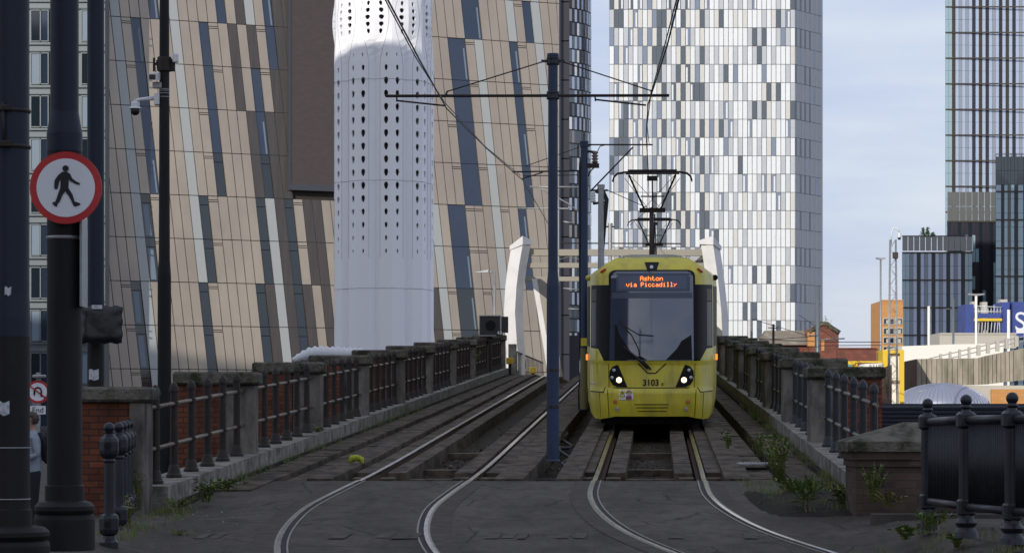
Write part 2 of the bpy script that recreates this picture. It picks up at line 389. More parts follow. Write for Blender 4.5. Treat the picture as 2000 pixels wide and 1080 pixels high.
# deck of the ramp: floor of the channels, then beams, slabs
def strip(mb, fx0, fx1, z0, z1, a, b, step=3, m=0, gap=0):
    """solid band between two x(d) functions, z offsets from rail level, from a to b"""
    k = max(1, int(round((b-a)/step)))
    for i in range(k):
        d0 = a+(b-a)*i/k; d1 = a+(b-a)*(i+1)/k-gap
        jz = random.uniform(-.006,.006) if gap else 0
        bt = [(fx0(d0),d0,deck(d0)+z0),(fx1(d0),d0,deck(d0)+z0),(fx1(d1),d1,deck(d1)+z0),(fx0(d1),d1,deck(d1)+z0)]
        tp = [(fx0(d0),d0,deck(d0)+z1+jz),(fx1(d0),d0,deck(d0)+z1+jz),(fx1(d1),d1,deck(d1)+z1+jz),(fx0(d1),d1,deck(d1)+z1+jz)]
        mb.hexa(bt, tp, m)
END = 126
dk = MB(); strip(dk, lambda d: xl(d)-.9, lambda d: xr(d)+.9, -.75, -.26, ROAD_END, END, 4)
struct(dk.build('viaduct_deck', 'trough'))
# low brick/earth body under the ramp
vb = MB()
for a, b in ((ROAD_END, 60), (60, 92), (92, END)):
    vb.hexa([(xl(a)-.85,a,-.2),(xr(a)+.85,a,-.2),(xr(b)+.85,b,-.2),(xl(b)-.85,b,-.2)], [(xl(a)-.85,a,deck(a)-.755),(xr(a)+.85,a,deck(a)-.755),(xr(b)+.85,b,deck(b)-.755),(xl(b)-.85,b,deck(b)-.755)])
struct(vb.build('viaduct_arches', 'old_brick'))
bm = MB()
for cf in (cL, cR):
    for sgn in (-1, 1):
        o1, o2 = .717*sgn, .717*sgn
        strip(bm, lambda d: cf(d)+o1-.36, lambda d: cf(d)+o1-.10, -.34, -.03, ROAD_END+2.2, END, 2.4, 0, .02)
        strip(bm, lambda d: cf(d)+o1+.10, lambda d: cf(d)+o1+.36, -.34, -.03, ROAD_END+2.2, END, 2.4, 0, .02)
        # chairs where the embedded rail meets the deck
        for q in (0, .85):
            strip(bm, lambda d: cf(d)+o1-.30, lambda d: cf(d)+o1-.09, -.34, -.05, ROAD_END+.35+q, ROAD_END+.75+q, .6)
            strip(bm, lambda d: cf(d)+o1+.09, lambda d: cf(d)+o1+.30, -.34, -.05, ROAD_END+.35+q, ROAD_END+.75+q, .6)
# upstands
for cf, off, wd in ((cL,-1.30,.34),(cL,1.30,.40),(cR,-1.12,.34),(cR,1.22,.36)):
    strip(bm, lambda d: cf(d)+off-wd/2, lambda d: cf(d)+off+wd/2, -.34, .03, ROAD_END, END, 3.4, 0, .02)
# cross walls in the channels
for cf in (cL, cR):
    for d in (ROAD_END+2.6, ROAD_END+4.9, ROAD_END+9.5):
        strip(bm, lambda q: cf(q)-.36, lambda q: cf(q)+.36, -.34, -.16, d, d+.3, .3)
struct(bm.build('track_slab', 'deck_concrete'))
# walkways of cable-trough covers on both sides
wk = MB()
strip(wk, lambda d: xl(d)+.18, lambda d: xl(d)+.62, -.34, .02, 33.2, END, .95, 0, .02)
strip(wk, lambda d: xl(d)+.66, lambda d: xl(d)+1.02, -.34, -.05, ROAD_END-1.4, END, .95, 0, .03)
strip(wk, lambda d: xr(d)-.62, lambda d: xr(d)-.2, -.34, -.02, 34.6, END, .95, 0, .02)
strip(wk, lambda d: xr(d)-1.22, lambda d: xr(d)-.82, -.34, -.04, ROAD_END, END, .95, 0, .03)
struct(wk.build('walkway', 'deck_concrete'))
es = MB()
strip(es, lambda d: xl(d)+.02, lambda d: xl(d)+.17, -.34, .05, 31, END, 2)
strip(es, lambda d: xr(d)-.2, lambda d: xr(d)-.02, -.34, .04, 31.5, END, 2)
strip(es, lambda d: xr(d)-.9, lambda d: xr(d)-.2, -.34, .0, 29.5, ROAD_END, 2)
struct(es.build('verge_soil', 'earth'))

# rails
def rail(cf, off, label):
    t = MB()
    def sec(a, b, x0, x1, z0, z1, m, step=.7):
        k = int((b-a)/step)
        for i in range(k):
            d0 = a+(b-a)*i/k; d1 = a+(b-a)*(i+1)/k
            f0 = cf(d0)+off; f1 = cf(d1)+off
            h0 = rz(f0, d0) if d0 < ROAD_END-.01 else deck(d0); h1 = rz(f1, d1) if d1 < ROAD_END-.01 else deck(d1)
            # keep the gauge square to the curve
            g0 = (cf(d0+.1)-cf(d0-.1))/.2; g1 = (cf(d1+.1)-cf(d1-.1))/.2
            def P(x, d, f, gg, h): return (f + x + (sqrt(1+gg*gg)-1)*off, d, h)
            t.hexa([P(x0,d0,f0,g0,h0+z0),P(x1,d0,f0,g0,h0+z0),P(x1,d1,f1,g1,h1+z0),P(x0,d1,f1,g1,h1+z0)],
                   [P(x0,d0,f0,g0,h0+z1),P(x1,d0,f0,g0,h0+z1),P(x1,d1,f1,g1,h1+z1),P(x0,d1,f1,g1,h1+z1)], m)
    s = 1 if off < 0 else -1
    A, B = ROAD_END, END
    sec(14, A, -.022, .022, -.08, .012, 0)
    sec(14, A, -.045 if s > 0 else .023, -.023 if s > 0 else .045, -.08, .008, 3)
    sec(14, A, .023 if s > 0 else -.077, .077 if s > 0 else -.023, -.08, .004, 2)     # groove
    if s > 0: sec(14, A, .078, .096, -.08, .009, 3)
    else: sec(14, A, -.096, -.078, -.08, .009, 3)
    sec(A, B, -.032, .032, -.04, 0, 0, 1.2); sec(A, B, -.015, .015, -.17, -.04, 1, 3); sec(A, B, -.07, .07, -.19, -.17, 1, 3)
    return tag(t.build('tram_rail', ['steel','rail_side','void','rail_dull']), label, 'rail', 'tram rails')
rail(cL, -.7535, 'left steel rail of the empty track, sweeping down to the street')
rail(cL, .7535, 'right steel rail of the empty track, passing left of the tall centre pole')
rail(cR, -.7535, 'steel rail under the left wheels of the yellow tram')
rail(cR, .7535, 'steel rail under the right wheels of the yellow tram')
# cables lying in the channels
def cable(pts, r, label, m='black_rubber', grp='loose cables in the track bed'):
    t = MB(); t.tube(pts, r, 6); return tag(t.build('cable', m), label, 'cable', grp)
def lie(x, d, h=.0): return (x, d, deck(d)-.25+h)
random.seed(3)
cable([lie(cL(36.2)-.6+.12*i, 36.2+.18*sin(i*.8), .06+.05*abs(sin(i))) for i in range(12)], .025, 'black cable slung across the left track between its rails')
cable([lie(cL(36.8)-.6+.12*i, 36.9+.12*cos(i*.9), .05+.08*abs(cos(i))) for i in range(12)], .022, 'second black cable across the left track, just beyond the first')
cable([lie(cR(36.2)-.55+.1*i, 36.3+.14*sin(i*.7), .08-.05*sin(i*.28)) for i in range(12)], .03, 'black cable sagging across the tram track in front of the tram')
cable([lie(.95+.15*sin(i*1.3), 38.5+i*.75, .07+.1*abs(sin(i*.9))) for i in range(18)], .03, 'twisted cable lying beside the base of the tall centre pole')
cable([lie(.2+.13*i, 38.1+.2*sin(i*.7), .05) for i in range(9)], .03, 'curled cable in front of the tall centre pole')

# ---------------- viaduct parapets ----------------
def kerb(fx, side, a, label):
    t = MB(); d = a; i = 0
    while d < 97:
        L = 1.7
        x0, x1 = (fx(d)-.42, fx(d)+.10) if side < 0 else (fx(d)-.10, fx(d)+.42)
        y0, y1 = (fx(d+L)-.42, fx(d+L)+.10) if side < 0 else (fx(d+L)-.10, fx(d+L)+.42)
        z = random.uniform(-.008,.008)
        t.hexa([(x0,d,deck(d)-.6),(x1,d,deck(d)-.6),(y1,d+L-.02,deck(d+L)-.6),(y0,d+L-.02,deck(d+L)-.6)],
               [(x0,d,deck(d)+.26+z),(x1,d,deck(d)+.26+z),(y1,d+L-.02,deck(d+L)+.26+z),(y0,d+L-.02,deck(d+L)+.26+z)])
        d += L; i += 1
    return tag(t.build('kerb_wall', 'coping'), label, 'kerb')
kerb(xl, -1, 30.4, 'pale stone kerb carrying the railings on the left edge of the viaduct')
kerb(xr, 1, 31.4, 'pale stone kerb carrying the railings on the right edge of the viaduct')

def pier_meshes(side, conc_w=.5, brick_w=.62):
    """origin: inner face of the stone post at kerb top, near side"""
    s = side
    a = MB(); xa, xb = sorted((0, s*conc_w)); a.bev(xa, xb, 0, .5, -.85, 1.0, .02)
    b = MB(); xa, xb = sorted((s*(conc_w+.002), s*(conc_w+brick_w))); b.box(xa, xb, -.06, .62, -2.2, 1.0)
    c = MB(); xa, xb = sorted((-s*.05, s*(conc_w+brick_w+.06))); c.bev(xa, xb, -.12, .68, 1.003, 1.19, .03)
    # uneven weathered top
    return a, b, c
def pier(proto, side, label, loc):
    if proto is None:
        t = thing('parapet_pier', label, 'pier', loc, 0, 'capped piers of the viaduct parapet')
        a, b, c = pier_meshes(side)
        a.build('stone_post', 'pier_concrete', t); b.build('brick_wall', 'red_brick', t); c.build('cap', 'cap_stone', t); return t
    return dup(proto, label, loc)
PL = [30.1, 37.1, 44.0, 50.7, 57.4, 64.1, 70.9, 77.7, 84.5, 91.2]
PR = [40.5, 47.6, 54.6, 61.4, 68.2, 75.0, 81.8, 88.6]
def baluster():
    m = MB()
    m.lathe([(.10,-.02),(.10,.03),(.085,.05),(.062,.14),(.052,.16),(.050,.40),(.064,.405),(.064,.445),(.050,.45),(.048,.89),(.062,.895),(.062,.945),(.048,.95),(.048,1.06),(.060,1.065),(.060,1.095),(.05,1.14),(.02,1.18),(.001,1.19)], n=12)
    return m
bal_proto = {}
def panel(side, ds, fx, label, ph=1.0):
    d0 = ds[0]; x0 = fx(d0); z0 = deck(d0)+.26
    t = thing('railing_panel', label, 'railing', (x0, d0, z0), 0, 'cast iron railing panels between the piers')
    for d in ds:
        key = 'iron' if side < 0 else 'iron_blue'
        if key not in bal_proto: o = baluster().build('post', key, t); bal_proto[key] = o
        else: o = bal_proto[key].copy(); C.objects.link(o); o.parent = t
        o.location = (fx(d)-x0 + (-.14 if side < 0 else .14), d-d0, deck(d)+.26-z0)
    for h in (.42, .92):
        m = MB(); a, b = ds[0]-.45, ds[-1]+.55
        m.tube([(fx(q)-x0+(-.14 if side < 0 else .14), q-d0, deck(q)+.26-z0+h) for q in (a, (a+b)/2, b)], .026, 8)
        m.build('bar', 'rail_bar', t)
    return t
p0 = None
for i, d in enumerate(PL):
    lb = ('brick and stone end pier of the left parapet, nearest the street' if i == 0 else
          'stone capped pier of the left parapet, %s one up from the end pier' % ORD[i-1])
    if i == 0:
        t = thing('parapet_pier', lb, 'pier', (xl(d)-.06, d, deck(d)+.26), 0, 'capped piers of the viaduct parapet')
        a = MB(); a.bev(-.16, 0, -.5, .3, -.95, 1.0, .012); a.build('stone_post', 'pier_concrete', t)
        b = MB(); b.box(-.85, -.163, -.45, .3, -1.4, 1.0); b.build('brick_wall', 'red_brick', t)
        c = MB(); c.bev(-.93, .07, -.56, .36, 1.003, 1.18, .03); c.build('cap', 'cap_stone', t)
    else:
        p0 = pier(p0, -1, lb, (xl(d)+.03, d, deck(d)+.26)) if i == 1 else p0
        if i > 1: pier(p0, -1, lb, (xl(d)+.03, d, deck(d)+.26))
    if i < len(PL)-1:
        a = d+.75; b = PL[i+1]-.55; k = 6
        panel(-1, [a+(b-a)*j/(k-1) for j in range(k)], xl, 'rusty brown railing of the left parapet, %s panel from the street' % ORD[i])
p1 = None
panel(1, [31.7,33.2,34.6,36.1,37.6,39.1], xr, 'dark railing nearest the street on the right parapet, in front of the first pier')
for i, d in enumerate(PR):
    lb = 'stone capped pier of the right parapet, %s from the street' % ORD[i]
    if p1 is None: p1 = pier(None, 1, lb, (xr(d)-.03, d, deck(d)+.26))
    else: pier(p1, 1, lb, (xr(d)-.03, d, deck(d)+.26))
    if i < len(PR)-1:
        a = d+.9; b = PR[i+1]-.6; k = 5
        panel(1, [a+(b-a)*j/(k-1) for j in range(k)], xr, 'dark railing of the right parapet, %s panel from the street' % ORD[i+1])

# ---------------- bridge at the top of the ramp ----------------
BD = 106
br = thing('bowstring_bridge', 'white steel arch bridge with portal frame and cream cross beams behind the tram', 'bridge', (0, BD, 0))
def L3(px, py, d): v = W(px, py, d); return (v.x, v.y-BD, v.z)
def member(mb, p, q, w, dep, m=0):
    """box member from p to q, width w across x, depth dep along y"""
    mb.hexa([(p[0]-w/2,p[1]-dep/2,p[2]),(p[0]+w/2,p[1]-dep/2,p[2]),(p[0]+w/2,p[1]+dep/2,p[2]),(p[0]-w/2,p[1]+dep/2,p[2])],
            [(q[0]-w/2,q[1]-dep/2,q[2]),(q[0]+w/2,q[1]-dep/2,q[2]),(q[0]+w/2,q[1]+dep/2,q[2]),(q[0]-w/2,q[1]+dep/2,q[2])], m)
for pts, bs in (([(1006,690),(1001,610),(1004,560),(1009,520),(1016,480)], .0), ([(1406,700),(1402,610),(1397,560),(1392,520),(1386,480)], 0)):
    m = MB()
    for a, b in zip(pts, pts[1:]):
        p, q = L3(*a, BD), L3(*b, BD); n_ = 5
        m.hexa([(p[0]-.36,p[1]-.1,p[2]),(p[0]+.1,p[1]-.55,p[2]),(p[0]+.42,p[1]+.1,p[2]),(p[0]+.0,p[1]+.5,p[2])],
               [(q[0]-.36,q[1]-.1,q[2]),(q[0]+.1,q[1]-.55,q[2]),(q[0]+.42,q[1]+.1,q[2]),(q[0]+.0,q[1]+.5,q[2])])
    if pts[0][0] < 1100:
        p = L3(1006, 690, BD); m.hexa([(p[0]-.36,p[1]-.1,2.6),(p[0]+.1,p[1]-.55,2.6),(p[0]+.42,p[1]+.1,2.6),(p[0],p[1]+.5,2.6)], [(p[0]-.36,p[1]-.1,p[2]),(p[0]+.1,p[1]-.55,p[2]),(p[0]+.42,p[1]+.1,p[2]),(p[0],p[1]+.5,p[2])])
    leg = m.build('arch_leg', 'bridge_white', br)
    # flange collar
    q = L3(*pts[-1], BD); c = MB(); tl = .12 if pts[0][0] < 1100 else -.12
    c.hexa([(q[0]-.44,q[1]-.1,q[2]-.06-tl),(q[0]+.1,q[1]-.65,q[2]-.0),(q[0]+.5,q[1]+.1,q[2]-.06+tl),(q[0],q[1]+.6,q[2])],
           [(q[0]-.44,q[1]-.1,q[2]+.10-tl),(q[0]+.1,q[1]-.65,q[2]+.36),(q[0]+.5,q[1]+.1,q[2]+.10+tl),(q[0],q[1]+.6,q[2]+.3)])
    c.build('flange', 'bridge_white', leg)
# cross beams (portal) and lacing
xa, xb = L3(1022, 485, BD)[0], L3(1385, 485, BD)[0]
for y, dz in ((BD+.2, 0),):
    z = ZZ(493, BD)
    m = MB(); m.box(xa, xb, y-BD, y-BD+.3, z-.12, z+.14); m.box(xa, xb, y-BD, y-BD+.3, z-.62, z-.42); m.build('cross_beam', 'bridge_cream', br)
m = MB()
for i in range(8):
    x = xa+(xb-xa)*i/8; x2 = xa+(xb-xa)*(i+1)/8; z = ZZ(493, BD)
    member(m, (x, .34 if i % 2 else .34, z-.42 if i % 2 else z-.15), (x2, .34, z-.15 if i % 2 else z-.42), .05, .06)
m.build('lacing', 'bridge_cream', br)
# tops of the arch running back and hangers
for sx in (xa-.1, xb+.1):
    m = MB(); m.box(sx-.25, sx+.25, .6, 20, ZZ(490, BD)-.05, ZZ(490, BD)+.3); m.build('top_chord', 'bridge_white', br)
    for k in range(6):
        h = MB(); y = 2.2+3.3*k; h.tube([(sx, y, 2.8), (sx, y, ZZ(490, BD)-.05)], .09 if k % 2 else .05, 8); h.build('hanger', 'bridge_white', br)
# far portal leg seen behind the left one
for k, (px, w_) in enumerate(((1062, .5), (1048, .28))):
    m = MB(); p = L3(px+28, 735, BD+16); q = L3(px-4, 545, BD+16); member(m, p, q, w_*.9, .5); m.build('raking_leg', 'bridge_white' if k else 'bridge_cream', br)
m = MB(); m.box(xa-.3, xb+.3, 18, 18.3, ZZ(545, BD+18)-.1, ZZ(545, BD+18)+.12); m.build('cross_beam', 'bridge_cream', br)
# railing of the bridge approach
t = thing('bridge_railing', 'dark vertical bar railing at the crest, left of the tall pole', 'railing', (0,0,0))
m = MB(); rp = []
for i in range(26):
    f = i/25; px = 997+f*(1060-997); d = 98+22*f; top = 682+f*26; zt = ZZ(top, d)
    rp.append((XX(px, d), d, zt)); m = MB(); m.tube([(XX(px,d), d, zt-1.15), (XX(px,d), d, zt)], .018, 5); m.build('bar', 'iron', t)
m = MB(); m.tube(rp, .035, 6); m.build('rail', 'iron', t); m = MB(); m.tube([(a,b,c-1.05) for a,b,c in rp], .03, 6); m.build('rail', 'iron', t)
m = MB(); x = XX(1001, 97); m.box(x-.16, x+.16, 96.8, 97.2, ZZ(735, 97), ZZ(672, 97)); tag(m.build('end_post', 'coping'), 'pale stone end post beside the yellow box at the crest', 'post')
m = MB(); x = XX(996, 92); z = ZZ(705, 92); m.bev(x-.13, x+.13, 91.8, 92.1, z-.11, z+.12, .02); m.box(x-.05, x+.05, 91.9, 92, z-.7, z-.11, 1)
tag(m.build('equipment_box', ['yellow','iron']), 'small yellow box on a short post at the end of the left parapet', 'box')
m = MB(); x = XX(1041, 100); z = ZZ(723, 100); m.bev(x-.14, x+.14, 99.8, 100.1, z-.12, z+.12, .02); m.box(x-.05, x+.05, 99.9, 100, z-.7, z-.12, 1)
tag(m.build('equipment_box', ['yellow','iron']), 'bright yellow box low on the bridge railing left of the tall pole', 'box')

# signal / screened box with number 48
d = 84; x = XX(957, d); z = ZZ(636, d)
t = thing('track_signal', 'dark square signal box with a 48 plate on top of the left parapet', 'signal', (x, d, z))
m = MB(); m.box(-.33, .33, 0, .4, -.31, .31); m.build('housing', 'black', t)
m = MB(); m.disc((.02, 0), .17, -.03, 20, 0, .03); m.build('lens', 'tram_black', t)
m = MB()
for a in ((-.36,-.33,-.34,.34),(.33,.36,-.34,.34)): m.box(a[0], a[1], -.05, .42, a[2], a[3])
m.box(-.33, .33, -.05, .42, .31, .34); m.box(-.33, .33, -.05, .42, -.34, -.31); m.build('rim', 'galv', t)
m = MB(); m.box(.37, .60, 0, .4, -.22, .3); m.build('side_hood', 'black', t)
m = MB(); m.box(.20, .42, -.08, -.06, -.33, -.15); m.build('number_plate', 'sign_black', t)
def text(body, size, loc, mname, parent, name='lettering', ext=.003, rot=(R(90),0,0), alignx='CENTER', sx=1, bold=0):
    cu = bpy.data.curves.new(name, 'FONT'); cu.body = body; cu.size = size; cu.align_x = alignx; cu.align_y = 'CENTER'; cu.extrude = ext; cu.offset = bold
    o = bpy.data.objects.new(name, cu); C.objects.link(o)
    dg = bpy.context.evaluated_depsgraph_get(); dg.update()
    me = bpy.data.meshes.new_from_object(o.evaluated_get(dg)); bpy.data.objects.remove(o)
    me.materials.clear(); me.materials.append(M[mname]); me.name = name
    q = bpy.data.objects.new(name, me); C.objects.link(q); q.location = loc; q.rotation_euler = rot; q.scale = (sx,1,1)
    if parent: q.parent = parent
    return q
text('48', .17, (.31,-.085,-.24), 'sign_white', t)
m = MB(); m.box(-.05, .05, .1, .2, -1.5, -.34); m.build('post', 'iron', t)
# small street lamp behind
d = 120; t = thing('street_lamp', 'slim grey street lamp with a flat head behind the 48 signal', 'street lamp', (XX(966,d), d, 0))
m = MB(); m.tube([(0,0,0),(0,0,ZZ(530,d))], .07, 8); m.build('pole', 'galv', t)
m = MB(); zt = ZZ(532,d); m.tube([(0,0,zt),(-.3,0,zt+.03)], .03, 6); m.hexa([(-.3,-.12,zt),(-.3,.12,zt),(-1.0,.1,zt-.02),(-1.0,-.1,zt-.02)],[(-.3,-.1,zt+.12),(-.3,.1,zt+.12),(-.95,.06,zt+.03),(-.95,-.06,zt+.03)]); m.build('lamp_head', 'galv', t)

# ---------------- overhead line ----------------
def insul(m, a, b, r=.045, k=4):
    a, b = Vector(a), Vector(b)
    pts = []; rr = []
    for i in range(k*2+1):
        pts.append(a+(b-a)*i/(k*2)); rr.append(r if i % 2 else r*.5)
    m.tube(pts, rr, 8, 1)
def ole_pole(px, base, top, d, wlow, wtop, label, arms=True, mname='post_blue', split=545):
    x = XX(px, d); zb = ZZ(base, d); zt = ZZ(top, d)
    t = thing('overhead_line_pole', label, 'pole', (x, d, zb), 0, 'overhead line poles between the tracks')
    H = zt-zb; rl = wlow/2*d/F; rt = wtop/2*d/F; zs = ZZ(split, d)-zb
    m = MB(); m.lathe([(rl*1.15,0),(rl,.03),(rl,zs-.12),(rt*1.02,zs+.12),(rt,H-.12),(rt*1.2,H-.11),(rt*1.2,H-.03),(rt*1.25,H-.02),(rt*1.2,H+.02),(.001,H+.03)], n=20); 
    m.build('mast', mname, t)
    for q in (.13, .22):
        m = MB(); m.lathe([(rl+.003,H*q),(rl+.004,H*q+.005),(rl+.004,H*q+.045),(rl+.003,H*q+.05)], n=20); m.build('band', 'black', t)
    return t, H
d1 = 40.2; P1x = 1080
t1, H1 = ole_pole(1080, 900, 108, d1, 25, 19, 'tall dark blue pole between the tracks, nearest the camera')
def loc1(px, py, dd=d1, T=None): v = W(px, py, dd); return v - T.location
m = MB()
m.tube([loc1(753,188,T=t1), loc1(1307,187,T=t1)], .024, 8)
m.tube([loc1(874,179,T=t1), loc1(1064,120,T=t1)], .010, 6); m.tube([loc1(1095,120,T=t1), loc1(1272,178,T=t1)], .010, 6)
m.tube([loc1(775,197,T=t1), loc1(870,207,T=t1)], .014, 6); m.tube([loc1(1163,195,T=t1), loc1(1262,206,T=t1)], .014, 6)
m.tube([loc1(775,188,T=t1), loc1(775,199,T=t1)], .014, 6); m.tube([loc1(1162,188,T=t1), loc1(1163,198,T=t1)], .014, 6)
m.tube([loc1(870,188,T=t1), loc1(874,178,T=t1)], .016, 6); m.tube([loc1(1272,188,T=t1), loc1(1272,176,T=t1)], .016, 6)
m.build('cross_arm', 'iron', t1)
rt = 19/2*d1/F
for y in (120, 187):
    m = MB(); z = ZZ(y, d1)-t1.location.z; m.lathe([(rt*1.3,z-.06),(rt*1.35,z-.04),(rt*1.3,z-.02),(rt*1.3,z+.02),(rt*1.35,z+.04),(rt*1.3,z+.06)], n=16)
    m.box(-rt*2.4, rt*2.4, -.02, .02, z-.02, z+.02); m.build('clamp', 'iron_blue', t1)
# second pole
d2 = 59.5
t2, H2 = ole_pole(1141, 800, 278, d2, 15, 14, 'dark blue pole with looped cables immediately left of the tram', split=500)
m = MB()
m.tube([loc1(1000,336,d2,t2), loc1(1133,334,d2,t2)], .018, 6)
m.tube([loc1(1026,325,d2,t2), loc1(1131,288,d2,t2)], .009, 6)
m.tube([loc1(1018,350,d2,t2), loc1(1060,337,d2,t2)], .014, 6); m.tube([loc1(1022,344,d2,t2), loc1(1130,342,d2,t2)], .01, 6)
m.tube([loc1(1148,283,d2,t2), loc1(1275,283,d2,t2)], .018, 6); m.tube([loc1(1153,374,d2,t2), loc1(1236,288,d2,t2)], .018, 6)
m.tube([loc1(1165,300,d2,t2), loc1(1172,286,d2,t2), loc1(1185,283,d2,t2)], .01, 6)
m.build('cross_arm', 'iron', t2)
m = MB(); b0 = loc1(1150,324,d2,t2); m.box(b0.x-.22, b0.x+.24, -.06, .06, b0.z-.05, b0.z+.05)
insul(m, loc1(1162,320,d2,t2), loc1(1162,296,d2,t2), .09, 4); m.build('cable_bracket', ['iron','insulator'], t2)
m = MB()
m.tube([loc1(1165,298,d2,t2), loc1(1150,296,d2,t2), loc1(1138,303,d2,t2), loc1(1133,320,d2,t2), loc1(1132,420,d2,t2), loc1(1133,560,d2,t2), loc1(1134,700,d2,t2)], .03, 8)
m.tube([loc1(1160,328,d2,t2), loc1(1152,336,d2,t2), loc1(1149,345,d2,t2)], .015, 6)
m.tube([loc1(1135,640,d2,t2), loc1(1131,680,d2,t2), loc1(1136,720,d2,t2), loc1(1130,760,d2,t2), loc1(1131,800,d2,t2)], .02, 6)
m.build('cable', 'black_rubber', t2)
m = MB(); r2 = 15/2*d2/F; zt = ZZ(680, d2)-t2.location.z; m.lathe([(r2+.008,.02),(r2+.008,zt)], n=18); m.build('tram_reflection', 'tram_reflection', t2)  # thin shell round the pole's lower part, coloured as the tram's reflection
m = MB(); z = ZZ(668, d2)-t2.location.z; m.box(-.08, .08, -r2-.02, -r2-.01, z-.09, z+.09); m.build('warning_plate', 'sign_yellow', t2)
# third and fourth
d3 = 82.5
t3, H3 = ole_pole(1174, 660, 362, d3, 13, 12, 'grey line pole with a white insulator behind the tram', mname='galv', split=500)
m = MB()
m.tube([loc1(1155,372,d3,t3), loc1(1188,372,d3,t3)], .03, 6); m.tube([loc1(1183,370,d3,t3), loc1(1262,405,d3,t3)], .012, 5)
m.tube([loc1(1158,398,d3,t3), loc1(1188,394,d3,t3)], .04, 6)
m.build('cross_arm', 'iron', t3)
m = MB(); insul(m, loc1(1158,396,d3,t3), loc1(1158,374,d3,t3), .11, 4); m.build('insulator', ['iron','sign_white'], t3)
m = MB(); m.tube([loc1(1162,374,d3,t3), loc1(1176,378,d3,t3), loc1(1184,392,d3,t3), loc1(1180,420,d3,t3), loc1(1176,480,d3,t3)], .05, 8)
m.tube([loc1(1166,371,d3,t3), loc1(1180,374,d3,t3), loc1(1187,390,d3,t3), loc1(1183,430,d3,t3), loc1(1178,490,d3,t3)], .04, 8); m.build('cable', 'black_rubber', t3)
d4 = 118
t4, H4 = ole_pole(1192, 620, 437, d4, 8, 8, 'farthest slim grey line pole above the bridge beams', mname='galv', split=500)
m = MB(); m.tube([loc1(1180,443,d4,t4), loc1(1200,443,d4,t4)], .04, 6); m.tube([loc1(1095,475,d4,t4), loc1(1330,476,d4,t4)], .03, 6); m.build('cross_arm', 'iron', t4)
# lit span arms left, over the bridge
d5 = 100
m = MB()
m.tube([W(1035,365,d5), W(1140,366,d5)], .035, 6); m.tube([W(1052,366,d5), W(1062,372,d5), W(1110,398,d5), W(1130,414,d5)], .025, 6)
m.tube([W(1010,407,d5), W(1110,408,d5), W(1112,402,d5)], .03, 6)
m.tube([W(1100,433,d5), W(1118,436,d5)], .03, 6); m.tube([W(1100,563,d5), W(1132,566,d5)], .025, 6); m.tube([W(1110,603,d5), W(1134,604,d5)], .025, 6)
tag(m.build('catenary_arms', 'galv'), 'pale sunlit catenary arms reaching past the tall pole', 'catenary')
def wire(pts, label, r=.0095, m_='wire'):
    m = MB(); m.tube(pts, r, 5); return tag(m.build('overhead_wire', m_), label, 'wire', 'overhead wires')
z5 = lambda d: deck(d)+5.5
wire([W(700,-160,21.5), W(757,0,26), W(818,115,32), W(872,212,40.2), W(950,290,49), W(1021,352,59.5), W(1070,436,82.5)], 'contact wire over the empty track, passing in front of the white tower', .011)
wire([W(692,-160,21.5), W(750,-4,26), W(812,113,32), W(868,200,40.2), W(946,285,49), W(1016,343,59.5)], 'thin upper wire twinned with the left contact wire', .008)
wire([W(1344,-160,21.5), W(1327,-6,26), W(1303,90,32), W(1266,204,40.2), W(1262,262,48), W(1266,330,57.7), W(1268,408,79), W(1230,440,110)], 'contact wire over the tram, touching its raised pantograph', .011)
wire([W(1340,-160,21.5), W(1323,-6,26), W(1298,90,32), W(1272,180,40.2), W(1264,245,48), W(1268,283,57.7)], 'thin upper wire twinned with the right contact wire', .008)

# ---------------- the tram ----------------
TR = thing('tram', 'yellow tram 3103 showing Ashton via Piccadilly, coming down the ramp', 'tram', (cR(50), 50, deck(50)))
TR.rotation_euler = (atan(.044), 0, -atan(.057))
TL = 28.2
def fv(u, v): return ((u-367)*.00519, 5.40-v*.005188)
def hw(z):
    pts = [(.2,1.10),(.26,1.16),(.5,1.205),(.81,1.225),(2.9,1.225),(3.02,1.215),(3.12,1.10),(3.36,.74),(3.43,.50),(3.44,.4)]
    for (a, p), (b, q) in zip(pts, pts[1:]):
        if z <= b: return p+(q-p)*max(0,(z-a))/(b-a)
    return .4
def D(x, z):
    ax = abs(x); y = .10*(ax/.86)**2 if ax < .86 else .10
    if ax > .86: t = (ax-.86)/.36; y += .22*t + .62*t*t
    if z > 1.33: y += .40*((z-1.33)/1.8)**1.15
    if z > 3.05: y += 1.5*((z-3.05))**1.3
    if z < .81: y -= .05*min(1, (.81-z)/.06)
    if z < .5: y += .25*(.5-z)**1.2
    if .81 <= z < 1.33: y += .03*(z-.81)/.52
    return y
outline = []
zs = [.21,.26,.38,.5,.65,.8,.82,1.05,1.3,1.6,1.9,2.2,2.5,2.8,2.95,3.02,3.12,3.24,3.36,3.43]
outline = [(-hw(z), z) for z in zs] + [(x, 3.44) for x in (-.4,-.2,0,.2,.4)] + [(hw(z), z) for z in reversed(zs)]
outline += [(x, .21 if abs(x) > .95 else .27) for x in (1.0,.7,.4,0,-.4,-.7,-1.0)]
